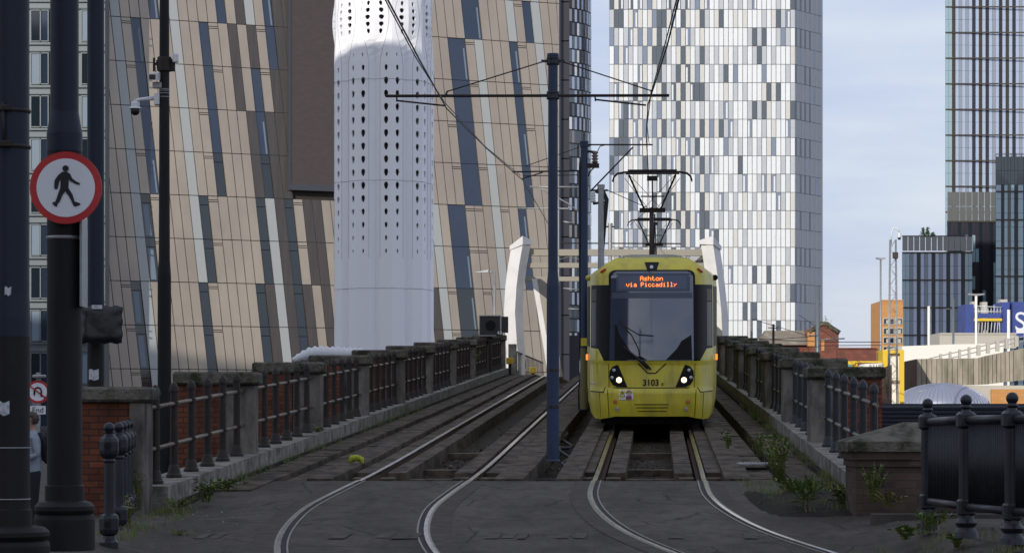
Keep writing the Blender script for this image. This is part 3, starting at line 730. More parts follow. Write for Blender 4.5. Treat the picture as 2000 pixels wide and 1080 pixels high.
def patch(mb, poly, off=.006, step=.09, m=0, thick=.0):
    xs_ = [p[0] for p in poly]; zs_ = [p[1] for p in poly]
    P = []
    for i, a in enumerate(poly):
        b = poly[(i+1) % len(poly)]; L = math.hypot(b[0]-a[0], b[1]-a[1]); k = max(1, int(L/step))
        for j in range(k): P.append((a[0]+(b[0]-a[0])*j/k, a[1]+(b[1]-a[1])*j/k))
    nb = len(P)
    def inside(x, z):
        c = False; j = nb-1
        for i in range(nb):
            if (P[i][1] > z) != (P[j][1] > z) and x < (P[j][0]-P[i][0])*(z-P[i][1])/(P[j][1]-P[i][1])+P[i][0]: c = not c
            j = i
        return c
    def near(x, z): return min((x-a)**2+(z-b)**2 for a, b in P) < (step*.45)**2
    vv = list(P); x = min(xs_)
    while x < max(xs_):
        z = min(zs_)
        while z < max(zs_):
            if inside(x, z) and not near(x, z): vv.append((x, z))
            z += step
        x += step
    r = delaunay_2d_cdt([Vector(p) for p in vv], [], [list(range(nb))], 1, 1e-5)
    vs = [(p.x, D(p.x, p.y)-off, p.y) for p in r[0]]
    fs = []
    for f in r[2]:
        a, b, c = [r[0][i] for i in f[:3]]
        s = (b.x-a.x)*(c.y-a.y)-(b.y-a.y)*(c.x-a.x)
        fs.append(tuple(f) if s > 0 else tuple(f)[::-1])
    mb.add(vs, fs, m, True)
    return mb
body = MB(); patch(body, outline, 0, .045)
# rear nose: mirrored copy of the same shell
nv = len(body.v); nf = len(body.f)
body.v += [(x, TL-y, z) for x, y, z in body.v[:nv]]
body.f += [[i+nv for i in f][::-1] for f in body.f[:nf]]; body.m += [0]*nf; body.sm += [True]*nf
def ringpts(y=None, k=1.0, front=True):
    out = []
    for x, z in outline:
        yy = D(x, z) if y is None else y
        out.append((x*k, yy if front else TL-yy, z))
    return out
rings = [ringpts(), ringpts(2.4, 1.075), ringpts(9.2, 1.075), ringpts(9.6, 1.075), ringpts(TL-9.6, 1.075), ringpts(TL-2.4, 1.075), ringpts(None, 1, False)]
no = len(outline)
for a, b in zip(rings, rings[1:]):
    vs = a+b; fs = []
    body.add(vs, [(i, i+no, (i+1) % no+no, (i+1) % no) for i in range(no)], 0, False)
for i, p in enumerate(body.f):
    zc = sum(body.v[j][2] for j in p)/len(p); yc = sum(body.v[j][1] for j in p)/len(p)
    if zc > 3.1 and 1.0 < yc < TL-1.0 or (zc > 3.38): body.m[i] = 1
bo = body.build('body', ['tram_yellow','tram_roof'], TR)
def fpart(name, poly, mname, off=.006, parent=TR, step=.09):
    m = MB(); patch(m, poly, off, step); return m.build(name, mname, parent)
mask = [fv(*p) for p in ((205,458),(207,450),(214,442),(226,437),(510,437),(522,442),(529,450),(531,458),(532,493),(600,493),(600,733),(576,735),(547,785),(190,785),(165,735),(135,733),(135,494),(205,494))]
fpart('mask', mask[::-1], 'tram_black', .011, TR, .04)
scr = [fv(*p) for p in ((214,462),(222,449),(235,443),(502,443),(516,449),(524,462),(526,778),(208,778))]
ws = fpart('windscreen', scr[::-1], 'tram_glass', .015, TR, .05)
fpart('dark_silhouette', [fv(*p) for p in ((228,777),(228,640),(238,650),(246,680),(262,705),(282,735),(300,760),(330,764),(352,777))][::-1], 'tram_black', .016, ws)  # flat dark shapes laid on the opaque glass in its lower corners
fpart('dark_silhouette', [fv(*p) for p in ((420,777),(432,765),(462,735),(480,705),(505,690),(517,682),(520,777))][::-1], 'tram_black', .016, ws)
fpart('shade_band', [fv(*p) for p in ((218,523),(520,523),(522,545),(217,545))][::-1], 'display', .016, ws)
dp = fpart('destination_display', [fv(*p) for p in ((234,450),(512,450),(512,519),(234,519))][::-1], 'display', .018)
fpart('panel', [fv(*p) for p in ((242,460),(500,460),(500,510),(242,510))][::-1], 'display_in', .022, dp, .05)
G = {'A':["01110","10001","10001","11111","10001","10001","10001"],'s':["00000","00000","01111","10000","01110","00001","11110"],
'h':["10000","10000","10110","11001","10001","10001","10001"],'t':["01000","01000","11100","01000","01000","01001","00110"],
'o':["00000","00000","01110","10001","10001","10001","01110"],'n':["00000","00000","10110","11001","10001","10001","10001"],
'v':["00000","00000","10001","10001","10001","01010","00100"],'i':["00100","00000","01100","00100","00100","00100","01110"],
'a':["00000","00000","01110","00001","01111","10001","01111"],'P':["11110","10001","10001","11110","10000","10000","10000"],
'c':["00000","00000","01110","10000","10000","10001","01110"],'d':["00001","00001","01101","10011","10001","10001","01111"],
'l':["01100","00100","00100","00100","00100","00100","01110"],'y':["00000","00000","10001","01010","00100","01000","10000"],' ':["00000"]*7}
def dots(txt, uc, vt, pitch=2.45):
    m = MB(); wtot = len(txt)*6-1; 
    for i, ch in enumerate(txt):
        for r, row in enumerate(G[ch]):
            for c, b in enumerate(row):
                if b == '1':
                    u = uc + (i*6+c-wtot/2+.5)*pitch; x, z = fv(u, vt+r*pitch*1.02); s_ = .0062; y = D(x, z)-.030
                    m.add([(x-s_,y,z-s_),(x+s_,y,z-s_),(x+s_,y,z+s_),(x-s_,y,z+s_)], [(0,1,2,3)])
    m.build('lettering', 'led', dp)
dots('Ashton', 367, 462.5); dots('via Piccadilly', 367, 486, 2.3)
# roof lamp
fpart('lamp_recess', [fv(*p) for p in ((340,407),(396,407),(387,437),(350,437))][::-1], 'tram_black', .01)
def disc_on(name, x, z, r, mname, off=.02, parent=TR, n=20):
    m = MB(); y = D(x, z)-off
    vs = [(x, y-.012, z)] + [(x+r*cos(2*pi*k/n), D(x+r*cos(2*pi*k/n), z+r*sin(2*pi*k/n))-off, z+r*sin(2*pi*k/n)) for k in range(n)]
    m.add(vs, [(0, 1+k, 1+(k+1) % n) for k in range(n)], 0, True); return m.build(name, mname, parent)
x, z = fv(367, 426); disc_on('top_lamp', x, z, .035, 'lens', .018)
def z4(u, v): return ((1130+u/6-1270.4)/100, (825-(680+v/6))/100+.15)
hl = [(435,195),(455,200),(560,455),(440,452),(390,430),(358,385),(345,325),(352,265),(385,215)]
for sg in (-1, 1):
    poly = [z4(*p) for p in hl]; poly = [(x*(-sg), z) for x, z in poly]
    if sg < 0: poly = poly
    h = fpart('headlight', poly, 'tram_black', .01)
    for (u, v), r_, mm, nm in (((462,372),.054,'headlamp','lamp'),((403,257),.032,'lens','small_lamp'),((380,343),.032,'lens','small_lamp')):
        x, z = z4(u, v); disc_on(nm, x*(-sg), z, r_, mm, .022, h)
    x, z = z4(417,625); disc_on('indicator', x*(-sg), z, .045, 'amber', .012)
    x, z = z4(437,712); disc_on('reflector', x*(-sg), z, .036, 'lens', .012)
    # side marker lights and camera pods
    m = MB(); m.bev(sg*1.30-.022, sg*1.30+.022, 1.5, 1.6, 1.34, 1.46, .008); m.build('marker_light', 'marker', TR)
    m = MB(); sphere(m, (sg*1.27, 1.6, 2.99), .06); m.build('camera_pod', 'tram_black' if sg > 0 else 'tram_yellow', TR)
    m = MB(); q = sg*.955; m.tube([(q-.05*sg, D(q,3.1)-.03, 3.16), (q+.05*sg, D(q,3.1)-.03, 3.08)], .022, 8); m.build('tail_lamp', 'sign_red', TR)
# seams, grille, numbers
def seam(pts, r=.008, mname='tram_black', name='seam', parent=TR, off=.004):
    P = []
    for a, b in zip(pts, pts[1:]):
        for j in range(8): P.append((a[0]+(b[0]-a[0])*j/8, a[1]+(b[1]-a[1])*j/8))
    P.append(pts[-1]); m = MB(); m.tube([(x, D(x, z)-off, z) for x, z in P], r, 6); return m.build(name, mname, parent)
seam([z4(*p) for p in ((115,515),(280,515),(297,463),(1385,463),(1415,515),(1570,512))], .010)
seam([z4(*p) for p in ((338,175),(340,300),(345,460))], .005); seam([z4(*p) for p in ((1352,175),(1350,300),(1345,460))], .005)
seam([z4(*p) for p in ((325,480),(345,805))], .006); seam([z4(*p) for p in ((1365,480),(1348,805))], .006)
seam([z4(*p) for p in ((230,525),(245,815))], .005); seam([z4(*p) for p in ((1455,525),(1440,815))], .005)
seam([z4(*p) for p in ((195,30),(200,300))], .004); seam([z4(*p) for p in ((115,412),(200,420))], .010, 'lens', 'trim_strip')
for a, b, v in ((645,1045,657),(662,1032,694),(682,1018,735)): seam([z4(a,v), z4(b,v)], .008, 'tram_black', 'grille_slot', off=.0)
seam([z4(*p) for p in ((680,172),(800,292),(890,292),(1020,172))], .011, 'tram_black', 'wiper_surround')
x, z = z4(835, 405); text('3103', .175, (x, D(x,z)-.014, z), 'tram_black', TR, 'number', .002, sx=.92, bold=.003)
x, z = z4(972, 423); text('B', .085, (x, D(x,z)-.014, z), 'tram_black', TR, 'number', .002)
fpart('warning_label', [z4(*p) for p in ((460,488),(625,488),(625,600),(460,600))][::-1], 'sign_white', .010)
wl = fpart('warning_label', [z4(*p) for p in ((500,497),(535,560),(466,560))][::-1], 'sign_yellow', .014)
seam([z4(*p) for p in ((500,497),(535,560),(466,560),(500,497))], .004, 'sign_black', 'label_mark', wl, .017); seam([z4(500,515), z4(500,545)], .005, 'sign_black', 'label_mark', wl, .017)
seam([z4(470,572), z4(528,572)], .009, 'sign_yellow', 'label_mark', wl, .016)
fpart('warning_label', [z4(*p) for p in ((543,556),(612,556),(612,598),(543,598))][::-1], 'sign_purple', .014)
seam([z4(580+27*cos(a*pi/8), 521+27*sin(a*pi/8)) for a in range(17)], .006, 'sign_purple', 'label_mark', wl, .017); seam([z4(563,502), z4(598,540)], .006, 'sign_purple', 'label_mark', wl, .017)
# wiper
m = MB()
def zs3(u, v): return ((1130+u/4.5-1270.4)/100, (825-(480+v/4.5))/100+.15)
def on(p, off=.05): return (p[0], D(*p)-off, p[1])
m.tube([on(zs3(600,1075)), on(zs3(500,980),.07), on(zs3(385,880),.06)], [.035,.024,.012], 8)
m.tube([on(zs3(625,1085)), on(zs3(560,1010),.07)], .02, 6)
m.tube([on(zs3(530,970)), on(zs3(515,900),.05), on(zs3(460,790),.045), on(zs3(385,705),.045), on(zs3(352,645),.045)], .014, 6)
m.tube([on(zs3(395,705)), on(zs3(520,780)), on(zs3(650,790))], .008, 5)
m.build('wiper', 'black_rubber', TR)
# side windows and doors along the body
for sg in (-1, 1):
    m = MB(); xw = 1.225*1.075+.004
    m.box(min(sg*xw, sg*(xw+.01)), max(sg*xw, sg*(xw+.01)), 2.7, TL-2.7, 1.45, 2.75); o = m.build('window_band', 'tram_black', TR)
    y = 3.0
    while y < TL-4:
        q = MB(); q.box(min(sg*(xw+.012), sg*(xw+.018)), max(sg*(xw+.012), sg*(xw+.018)), y, y+1.25, 1.55, 2.65); q.build('pane', 'tram_side_glass', o); y += 1.4
    def tp(y, z, o=.008):
        y0 = D(1.225, z); f = max(0, min(1, (y-y0)/(2.4-y0))); return (sg*(1.225+(1.317-1.225)*f+o), y, z)
    q = MB(); A_ = [tp(D(1.225,1.62)+.02,1.62), tp(2.39,1.62), tp(2.39,2.82), tp(D(1.225,2.82)+.02,2.82)]; B_ = [tp(D(1.225,1.62)+.02,1.62,-.02), tp(2.39,1.62,-.02), tp(2.39,2.82,-.02), tp(D(1.225,2.82)+.02,2.82,-.02)]
    q.hexa(A_, B_); q.build('side_mask', 'tram_black', TR)
    # cab side window and slim pillars on the tapered corner
    xa, xb = (-1.19, -1.09) if sg < 0 else (1.09, 1.19)
    cw = fpart('cab_side_window', [(xa,1.64),(xb,1.64),(xb,2.5),(xa,2.5)], 'tram_side_glass', .02, TR, .03)
    fpart('vent_panel', [(xa+.0,2.53),(xb,2.53),(xb,2.76),(xa,2.76)], 'd_brown', .02, TR, .03)
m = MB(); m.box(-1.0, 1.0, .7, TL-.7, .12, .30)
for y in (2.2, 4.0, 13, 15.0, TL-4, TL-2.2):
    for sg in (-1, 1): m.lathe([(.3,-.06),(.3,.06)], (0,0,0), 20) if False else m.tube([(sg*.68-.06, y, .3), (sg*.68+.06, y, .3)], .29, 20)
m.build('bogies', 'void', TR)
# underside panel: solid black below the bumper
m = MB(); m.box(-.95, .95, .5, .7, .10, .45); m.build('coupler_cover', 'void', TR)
# pantograph
m = MB()
m.box(-.20, .20, 7.3, 8.9, 3.42, 3.56); pan = m.build('pantograph', 'iron', TR)
m = MB(); m.tube([(-.02,8.2,3.56),(-.02,9.6,4.68)], .055, 10); m.tube([(.09,8.0,3.5),(.05,9.5,4.55)], .018, 6); m.build('lower_arm', 'iron', pan)
m = MB(); m.box(-.30,.30,9.5,9.7,4.6,4.70)
for sg in (-1, 1):
    m.tube([(sg*.19,9.6,4.68),(sg*.52,7.75,5.36)], .022, 8); m.tube([(sg*.10,9.5,4.68),(sg*.62,7.8,5.30)], .007, 5)
    m.tube([(sg*.19,9.6,4.7),(-sg*.5,7.75,5.36)], .006, 5)
m.tube([(-.27,8.9,4.94),(.27,8.9,4.94)], .016, 6); m.tube([(0,9.6,4.7),(0,7.7,5.3)], .018, 6)
m.build('upper_frame', 'iron', pan)
m = MB()
for yy in (7.55, 7.9):
    pts = [(-.89,yy,5.22),(-.86,yy,5.33),(-.78,yy,5.40),(-.62,yy,5.43),(.62,yy,5.43),(.78,yy,5.40),(.86,yy,5.33),(.89,yy,5.22)]
    m.tube(pts, .017, 6); m.box(-.55,.55,yy-.025,yy+.025,5.44,5.48)
m.tube([(-.6,7.7,5.40),(.6,7.7,5.40)], .022, 6); m.box(-.12,.12,7.6,7.85,5.24,5.34)
m.build('collector_head', 'iron', pan)
T2 = dup(TR, 'rear unit of the tram, hidden except for its pantograph behind the front one'); T2.location = (cR(50)+.057*28.6, 50+28.6, deck(78.6)); T2.rotation_euler = (atan(.037), 0, -atan(.057))

# ---------------- leaning-panel building (tan) ----------------
FA = Vector((-33.2, 209, 0)); FD = Vector((.9197, .3925, 0)).normalized(); FN = Vector((FD.y, -FD.x, 0))
FH = 3.595; WK = .822; T0 = .458; FLEN = 40.6
ztop1 = ZZ(32, 209.1)      # top of row 1 at the left edge
def row_top(n): return ztop1 - (n-1)*FH
rows = {  # strip k -> type; w cream, d bronze, g glass, G = glass two strips wide, l = tan with small double joint
 0: {0:'w',4:'g',6:'w',11:'g',13:'d',14:'w',16:'g',17:'d',18:'d',38:'G',43:'w',44:'l',45:'g',46:'w'},
 1: {0:'w',1:'l',2:'g',6:'w',9:'g',10:'l',12:'d',14:'d',15:'l',16:'g',17:'d',18:'d',36:'G',38:'l',39:'wl',43:'g',44:'l',46:'w'},
 2: {0:'w',1:'l',2:'g',6:'w',9:'g',10:'l',12:'d',14:'g',15:'l',16:'d',17:'d',36:'G',38:'l',39:'wl',43:'g',44:'l',46:'w'},
 3: {0:'w',1:'l',2:'g',6:'w',8:'l',9:'g',13:'d',14:'g',15:'d',16:'d',17:'d',35:'l',36:'G',39:'wl',43:'g',44:'l',46:'w'},
 4: {0:'w',1:'l',2:'g',6:'w',8:'l',9:'h',13:'d',14:'h',15:'d',16:'d',31:'w',35:'l',36:'G',38:'l',39:'w',43:'g',46:'w'},
 5: {0:'w',1:'h',2:'l',6:'w',7:'h',8:'l',13:'h',14:'w',15:'d',16:'h',17:'l',18:'d',19:'d',32:'w',34:'G',36:'l',37:'l',39:'w',42:'g',40:'l',46:'w'},
 6: {0:'w',1:'h',2:'l',6:'w',7:'h',8:'l',13:'h',14:'w',15:'d',16:'h',17:'l',18:'d',19:'d',32:'w',34:'G',36:'l',37:'l',39:'w',42:'g',46:'w'},
 7: {-2:'l',-1:'h',0:'w',6:'h',7:'l',12:'h',13:'d',14:'w',15:'d',16:'h',17:'d',19:'d',31:'d',32:'w',33:'l',34:'G',37:'l',39:'w',44:'w'},
 8: {-2:'l',-1:'h',0:'w',6:'h',7:'l',12:'h',13:'d',14:'w',15:'d',16:'h',17:'d',19:'d',31:'d',32:'w',33:'l',34:'G',37:'l',39:'w',44:'w'},
}
tb = thing('apartment_building', 'tan metal clad building with leaning cream, bronze and blue glass strips behind the viaduct', 'building', (FA.x, FA.y, 0))
def FP(t, z, o=0): v = FD*t + FN*o; return (v.x, v.y, z)
wall = MB(); fwin = []
def para(mb, t0, t1, zt, zb, sh, o, m, gap=.03, dep=.2):
    """leaning slab: t at top edge, shifted right by sh at the bottom"""
    def sp(t, z): return t + sh*(zt-z)/(zt-zb) if True else t
    za, zb_ = zt-gap, zb+gap
    P = []
    k = sh/(zt-zb)*1.0
    q = [(t0+gap+k*(zt-zb_), zb_), (t1-gap+k*(zt-zb_), zb_), (t1-gap+k*(zt-za), za), (t0+gap+k*(zt-za), za)]
    q = [(min(max(t, 0), FLEN), z) for t, z in q]
    if q[1][0]-q[0][0] < .05 and q[2][0]-q[3][0] < .05: return
    f = [FP(t, z, o) for t, z in q]; b = [FP(t, z, o-dep) for t, z in q]
    mb.add(f+b, [(0,1,2,3),(0,4,5,1),(1,5,6,2),(2,6,7,3),(3,7,4,0)], m)
BAYT = (15.63, 19.9)       # bay with the brick-look screen
for n_ in range(-2, 12):
    zt = row_top(n_); zb = zt-FH
    if zb < 0: zb = 0
    r_ = rows.get(n_) or rows.get({9:8,10:8,11:8}.get(n_, abs(n_) % 3 if n_ < 0 else 8))
    k = -8; 
    while k < 60:
        a = T0 + WK*(k + .5*(n_-1)); ty = r_.get(k, 't'); wd = WK
        if ty == 'G': wd = 2*WK
        b = a+wd; sh = .5*WK
        if b+sh < 0 or a > FLEN: k += 1 if ty != 'G' else 2; continue
        if n_ <= 4 and a+sh > BAYT[0]-.0 and b < 21.5 and n_ < 5:
            if a > BAYT[0] and b+sh < 21.9: k += 1; continue
        if 't' in ty or 'l' in ty and 'w' not in ty or ty == 't':
            mi = 0
            if 'l' in ty:
                para(wall, a, b, zt, zt-.32, sh*.32/FH, .0, mi); kk = sh/FH
                para(wall, a+kk*.33, b+kk*.33, zt-.33, zt-.47, kk*.14, .0, mi, .02)
                para(wall, a+kk*.48, b+kk*.48, zt-.48, zb, sh-kk*.48, 0, mi)
            else: para(wall, a, b, zt, zb, sh, 0, mi)
        elif 'w' in ty: para(wall, a, b, zt, zb, sh, 0, 1)
        elif ty == 'd': para(wall, a, b, zt, zb, sh, 0, 2, .015)
        else: fwin.append((a, b, zt, zb, sh, ty, n_))
        k += 2 if ty == 'G' else 1
wall.build('cladding', ['f_tan','f_cream','f_bronze'], tb)
bk = MB(); z1 = row_top(-2)
c4 = [FP(0,0,-.34),FP(FLEN,0,-.34),FP(FLEN,0,-14),FP(0,0,-14)]
bk.hexa(c4, [(x,y,z1) for x,y,z in c4]); bk.build('wall', 'f_joint', tb)
for a, b, zt, zb, sh, ty, n_ in fwin:
    m = MB(); kk = sh/(zt-zb)
    if ty == 'h':
        para(m, a, b, zt, zt-.75, kk*.75, -.12, 1, .02); para(m, a+kk*.75, b+kk*.75, zt-.75, zb, sh-kk*.75, -.12, 1, .03)
        if n_ in (5,6,7,8) and a < 5: para(m, a+kk*.85+.12, a+.62+kk*.85, zt-.85, zb+.15, sh-kk*1.0, -.11, 2, .02)
    else:
        para(m, a, b, zt, zb, sh, -.12, 0 if n_ < 7 else 1, .02)
        if random.random() < .5: para(m, b-.28+kk*.8, b-.12+kk*.8, zt-.8, zb+.1, sh-kk*.9, -.11, 2, .01)
    m.build('window', ['f_glass','f_glass_dark','f_blind'], tb)
# bay
m = MB(); zb = ZZ(362, 216)
q = [FP(BAYT[0]+.12,0,.35),FP(21.6,0,.35),FP(21.6,0,-.1),FP(BAYT[0]+.12,0,-.1)]
m.hexa([(x,y,zb) for x,y,z in q],[(x,y,z1) for x,y,z in q]); m.build('screen', 'meshbrick', tb)
m = MB()
for a, b in ((BAYT[0], BAYT[0]+.12),):
    q = [FP(a,0,.42),FP(b,0,.42),FP(b,0,-.1),FP(a,0,-.1)]; m.hexa([(x,y,zb-.5) for x,y,z in q],[(x,y,z1) for x,y,z in q])
q = [FP(BAYT[0]+.122,0,.42),FP(21.6,0,.42),FP(21.6,0,-.1),FP(BAYT[0]+.122,0,-.1)]; m.hexa([(x,y,zb-.5) for x,y,z in q],[(x,y,zb-.003) for x,y,z in q])
m.build('screen_frame', 'f_frame', tb)
# dark end of the building at the right
m = MB(); x0, x1 = XX(1090,226)-FA.x, XX(1096,226)-FA.x; y = 226-FA.y; x2 = XX(1112,226)-FA.x
m.box(x0, x1, y-.05, y+12, 0, z1); m.build('end_glazing', 'f_glass', tb)
m = MB(); zz = z1
k = 0
while zz > 0: m.box(x1+.003, x2, y-.3, y+12, max(zz-3.4, 0), zz-.05); zz -= 3.45; k += 1
m.build('end_wall', 'd_dark', tb)

# ---------------- generic panelised tower ----------------
def tower(name, label, P0, P1, depth, z0, z1, fh, strips, chooser, mats, wallmat, gap=.05, extra=None, maxw=100, lip=.12, prefer=None):
    """facade between P0 and P1 (x,y), floors of fh from z1 downwards; chooser(i,r)->(material index, is_window)"""
    P0, P1 = Vector((P0[0],P0[1],0)), Vector((P1[0],P1[1],0)); L = (P1-P0).length; dr = (P1-P0)/L; nn = Vector((dr.y,-dr.x,0))
    if isinstance(name, str): t = thing(name, label, 'building', (P0.x, P0.y, 0))
    else: t = name
    o0 = P0 - Vector((t.location.x, t.location.y, 0))
    def q(tt, z, o): v = o0 + dr*tt + nn*o; return (v.x, v.y, z)
    vd0 = P0.normalized(); vd1 = P1.normalized()
    def slab(mb, a, b, za, zb, o, dep, m):
        f = [q(a,za,o),q(b,za,o),q(b,zb,o),q(a,zb,o)]; bb = [q(a,za,o-dep),q(b,za,o-dep),q(b,zb,o-dep),q(a,zb,o-dep)]
        mb.add(f+bb, [(0,1,2,3),(0,4,5,1),(1,5,6,2),(2,6,7,3),(3,7,4,0)], m)
    back = MB(); g0, g1 = Vector(q(0,z0,-lip)), Vector(q(L,z0,-lip)); c = [tuple(g0), tuple(g1), tuple(g1+vd1*depth), tuple(g0+vd0*depth+Vector((.02*depth,0,0)))]; back.hexa(c, [(x,y,z1) for x,y,z in c]); back.build('wall', wallmat, t)
    pan = MB(); wins = []; tot = sum(strips); nr = int((z1-z0)/fh)
    for r in range(nr):
        zt = z1-r*fh; zb = zt-fh; a = 0
        for i, s in enumerate(strips):
            b = a+s*L/tot; ch = chooser(i, r)
            if ch is not None:
                mi, isw = ch
                if isw: wins.append((a+gap/2, b-gap/2, zb+gap/2, zt-gap/2, mi, r))
                else: slab(pan, a+gap/2, b-gap/2, zb+gap/2, zt-gap/2, 0, lip, mi)
            a = b
    pan.build('facade_panels', mats, t)
    if prefer: wins.sort(key=prefer)
    rest = MB()
    for k, (a, b, za, zb, mi, r) in enumerate(wins):
        if k < maxw: m = MB()
        else: m = rest
        slab(m, a, b, za, zb, -.04, lip-.05, mi)
        if extra: extra(slab, m, a, b, za, zb, r)
        if k < maxw: m.build('window', mats, t)
    if len(wins) > maxw: o = rest.build('window', mats, t); o['kind'] = 'stuff'
    return t
# chequered white tower
rng = random.Random(11)
CM = ['c_white','c_light','c_beige','c_slate','c_pane','c_paneb','c_side_shade']
d = 420; ztw = ZZ(19.3, d) + 8*2.997; NS = 39
colbias = [rng.random() for _ in range(NS)]
def checker(i, r):
    rr = r-8; par = (i+r) % 2
    right = i > 19  # right half gets paler panels, standing in for its bright reflection
    low = rr > 11
    if i in (11,15,19) and par == (1 if i != 19 else 1): return (3, False)
    if i in (10,14) and par == 1 and rng.random() < .35: return (3, False)
    x = rng.random()
    if not right:
        if par: return (4 if x < .46 else (5 if x < .74 else 3), True)
        return (1 if x < .42 else (2 if x < .80 else (0 if x < .87 else 3)), False)
    if par: return ((5, True) if x < .72 else ((4, True) if x < (.80 if not low else .84) else ((0, False) if x < .9 else (3, False))))
    if low and x < .22: return (3, False)
    return (1 if x < .40 else (2 if x < .62 else (0 if x < .94 else 1)), False)
def blind(slab, m, a, b, za, zb, r):
    if rng.random() < .5:
        w_ = (b-a); s = rng.choice((0, .45)); slab(m, a+w_*s+.03, a+w_*(s+.45), za+.1, zb-rng.uniform(.1,.5), -.03, .01, 5)
ct = tower('tower_block', 'tall chequered white, grey and slate glass tower standing behind the tram', (XX(1190,d), d), (XX(1553,d), d), 14, 0, ztw, 2.997, [1]*NS, checker, CM, 'c_joint', .10, blind, 100, prefer=lambda w_: abs(w_[3]-40))
def side(i, r):
    x = rng.random()
    return (3 if x < .72 and i % 2 == 0 and i < 7 else 6, False) if (i+r) % 2 else ((6, False) if x < .9 else (4, False))
tower(ct, '', (XX(1553,d)+.02, d+.02), (XX(1607,427.5), 427.5), 6, 0, ztw, 2.997, [.6,1.1]*6, side, CM, 'c_joint', .07)
# curved glass tower
t = thing('tower_block', 'curved dark glass tower between the tan building and the chequered tower', 'building', (6.2, 571, 0))
GM = ['d_glass','c_slate','d_grey','c_paneb','d_dark']
core = MB(); core.lathe([(11.3,0),(11.3,108)], n=64); core.build('wall', 'd_dark', t)
wins = []; pan = MB(); fh = 26.4*560/F; NA = 46; rg = random.Random(5)
for r in range(int(107/fh)):
    zt = 107-r*fh
    for i in range(NA):
        a0 = -pi*.98+pi*.96*i/NA*1.0; a1 = -pi*.98+pi*.96*(i+.9)/NA
        x = rg.random(); mi = (0 if x < .45 else 3 if x < .58 else 1 if x < .8 else 2) if (i+r) % 2 else (4 if x < .5 else 1)
        v = [(11.5*cos(a0),11.5*sin(a0),zt-fh+.2),(11.5*cos(a1),11.5*sin(a1),zt-fh+.2),(11.5*cos(a1),11.5*sin(a1),zt-.1),(11.5*cos(a0),11.5*sin(a0),zt-.1)]
        iv = [(x_*.985,y_*.985,z_) for x_,y_,z_ in v]
        if mi in (0, 3): wins.append((v+iv, mi, (abs(i-36), r)))
        else: pan.add(v+iv, [(0,1,2,3),(0,4,5,1),(1,5,6,2),(2,6,7,3),(3,7,4,0)], mi)
pan.build('facade_panels', GM, t); wins.sort(key=lambda w_: w_[2][0]*5+abs(w_[2][1]-8)); rest = MB()
for k, (v, mi, _) in enumerate(wins):
    m = MB() if k < 100 else rest
    m.add(v, [(0,1,2,3),(0,4,5,1),(1,5,6,2),(2,6,7,3),(3,7,4,0)], mi)
    if k < 100: m.build('window', GM, t)
rest.build('window', GM, t)['kind'] = 'stuff'
# slim dark building below it
m = MB(); d = 240; m.box(XX(1096,d), XX(1132,d), d, d+10, 0, ZZ(655,d)); tag(m.build('low_block', 'd_dark'), 'dark low block at the foot of the curved glass tower', 'building')

# right-hand towers
DM = ['d_glass','d_brown','d_dark','d_strip','d_glass2','d_deep','d_crown']
key = {'G':(0,True),'B':(1,False),'D':(2,False),'Y':(3,False),'T':(4,True),'K':(5,True),'C':(6,True)}
seqA = 'TT'+'B'+'GYGYGDG'+'B'+'GDGYGDG'+'B'+'GDGYGDG'+'B'+'GDGYGDG'+'BTT'
def mk_choice(seq, fl=None):
    def f(i, r):
        k = key[seq[i % len(seq)]]
        return k
    return f
d = 600; L = len(seqA)*6.63*d/F
ta = tower('tower_block', 'very tall slim striped glass tower with brown mullions at the right edge', (XX(1846.5,d), d), (XX(1846.5,d)+L, d+2), 20, 0, ZZ(13.6,d)+36, 3.0, [1]*len(seqA), mk_choice(seqA), DM, 'd_dark', .05, prefer=lambda w_: w_[0]*2+abs(w_[3]-80))
m = MB(); z = ZZ(13.6,d)+36
while z > 3: m.box(0, L, -.12, -.02, z-.22, z+.08); z -= 6.0
m.build('floor_band', 'd_brown', ta)
seqE = 'TTYGDGYGDGYGDGYGDTT'; d = 540
te = tower('apartment_block', 'lower striped glass block with a glazed roof terrace, left of the dark tower', (XX(1762,d), d), (XX(1899,d), d), 15, 0, ZZ(493,d), 2.9, [1]*19, mk_choice(seqE), DM, 'd_dark', .06)
m = MB(); L = XX(1899,d)-XX(1762,d); z = ZZ(493,d)
while z > 3: m.box(0, L, -.14, -.02, z-.2, z+.1); z -= 5.8
m.build('floor_band', 'd_brown', te)
m = MB(); zb, zt = ZZ(490,d), ZZ(462,d)
for i in range(12): m.box(L*i/12+.06, L*(i+1)/12-.06, 0, .1, zb, zt)
for i in range(5): m.box(L+.1, L+.2, i*2.5, i*2.5+2.4, zb, zt)
m.build('terrace_glazing', 'crown_glass', te)
m = MB(); m.box(0, L, -.08, .18, zt+.003, zt+.2); m.build('handrail', 'd_dark', te)
m = MB(); d = 545; rg = random.Random(2)
for px, h in ((1803,2.2),(1812,2.3),(1822,1.2)):
    for k in range(160):
        a, b, c = rg.gauss(0,.28), rg.gauss(0,.28), rg.random()
        s = (1-c)*1.0+.2; x = XX(px,d)+a*s*1.3; z = ZZ(466,d)+c*h; q = .16
        m.add([(x-q,d+b,z),(x+q,d+b,z+.1),(x,d+b+q,z+.22)], [(0,1,2)])
tag(m.build('shrub', 'leaf'), 'small dark shrubs growing on the roof terrace of the striped block', 'shrub')
def darkc(i, r):
    x = rngd.random()
    return (5, True) if i % 3 == 0 else ((2, False) if x < .75 else (4, True))
rngd = random.Random(9); d = 560
tcx = tower('apartment_block', 'dark glass block with a pale glazed crown between the striped block and the tall tower', (XX(1850,d), d), (XX(1947,d), d), 15, 0, ZZ(432,d), 3.0, [1]*14, darkc, DM, 'd_dark', .12, maxw=100)
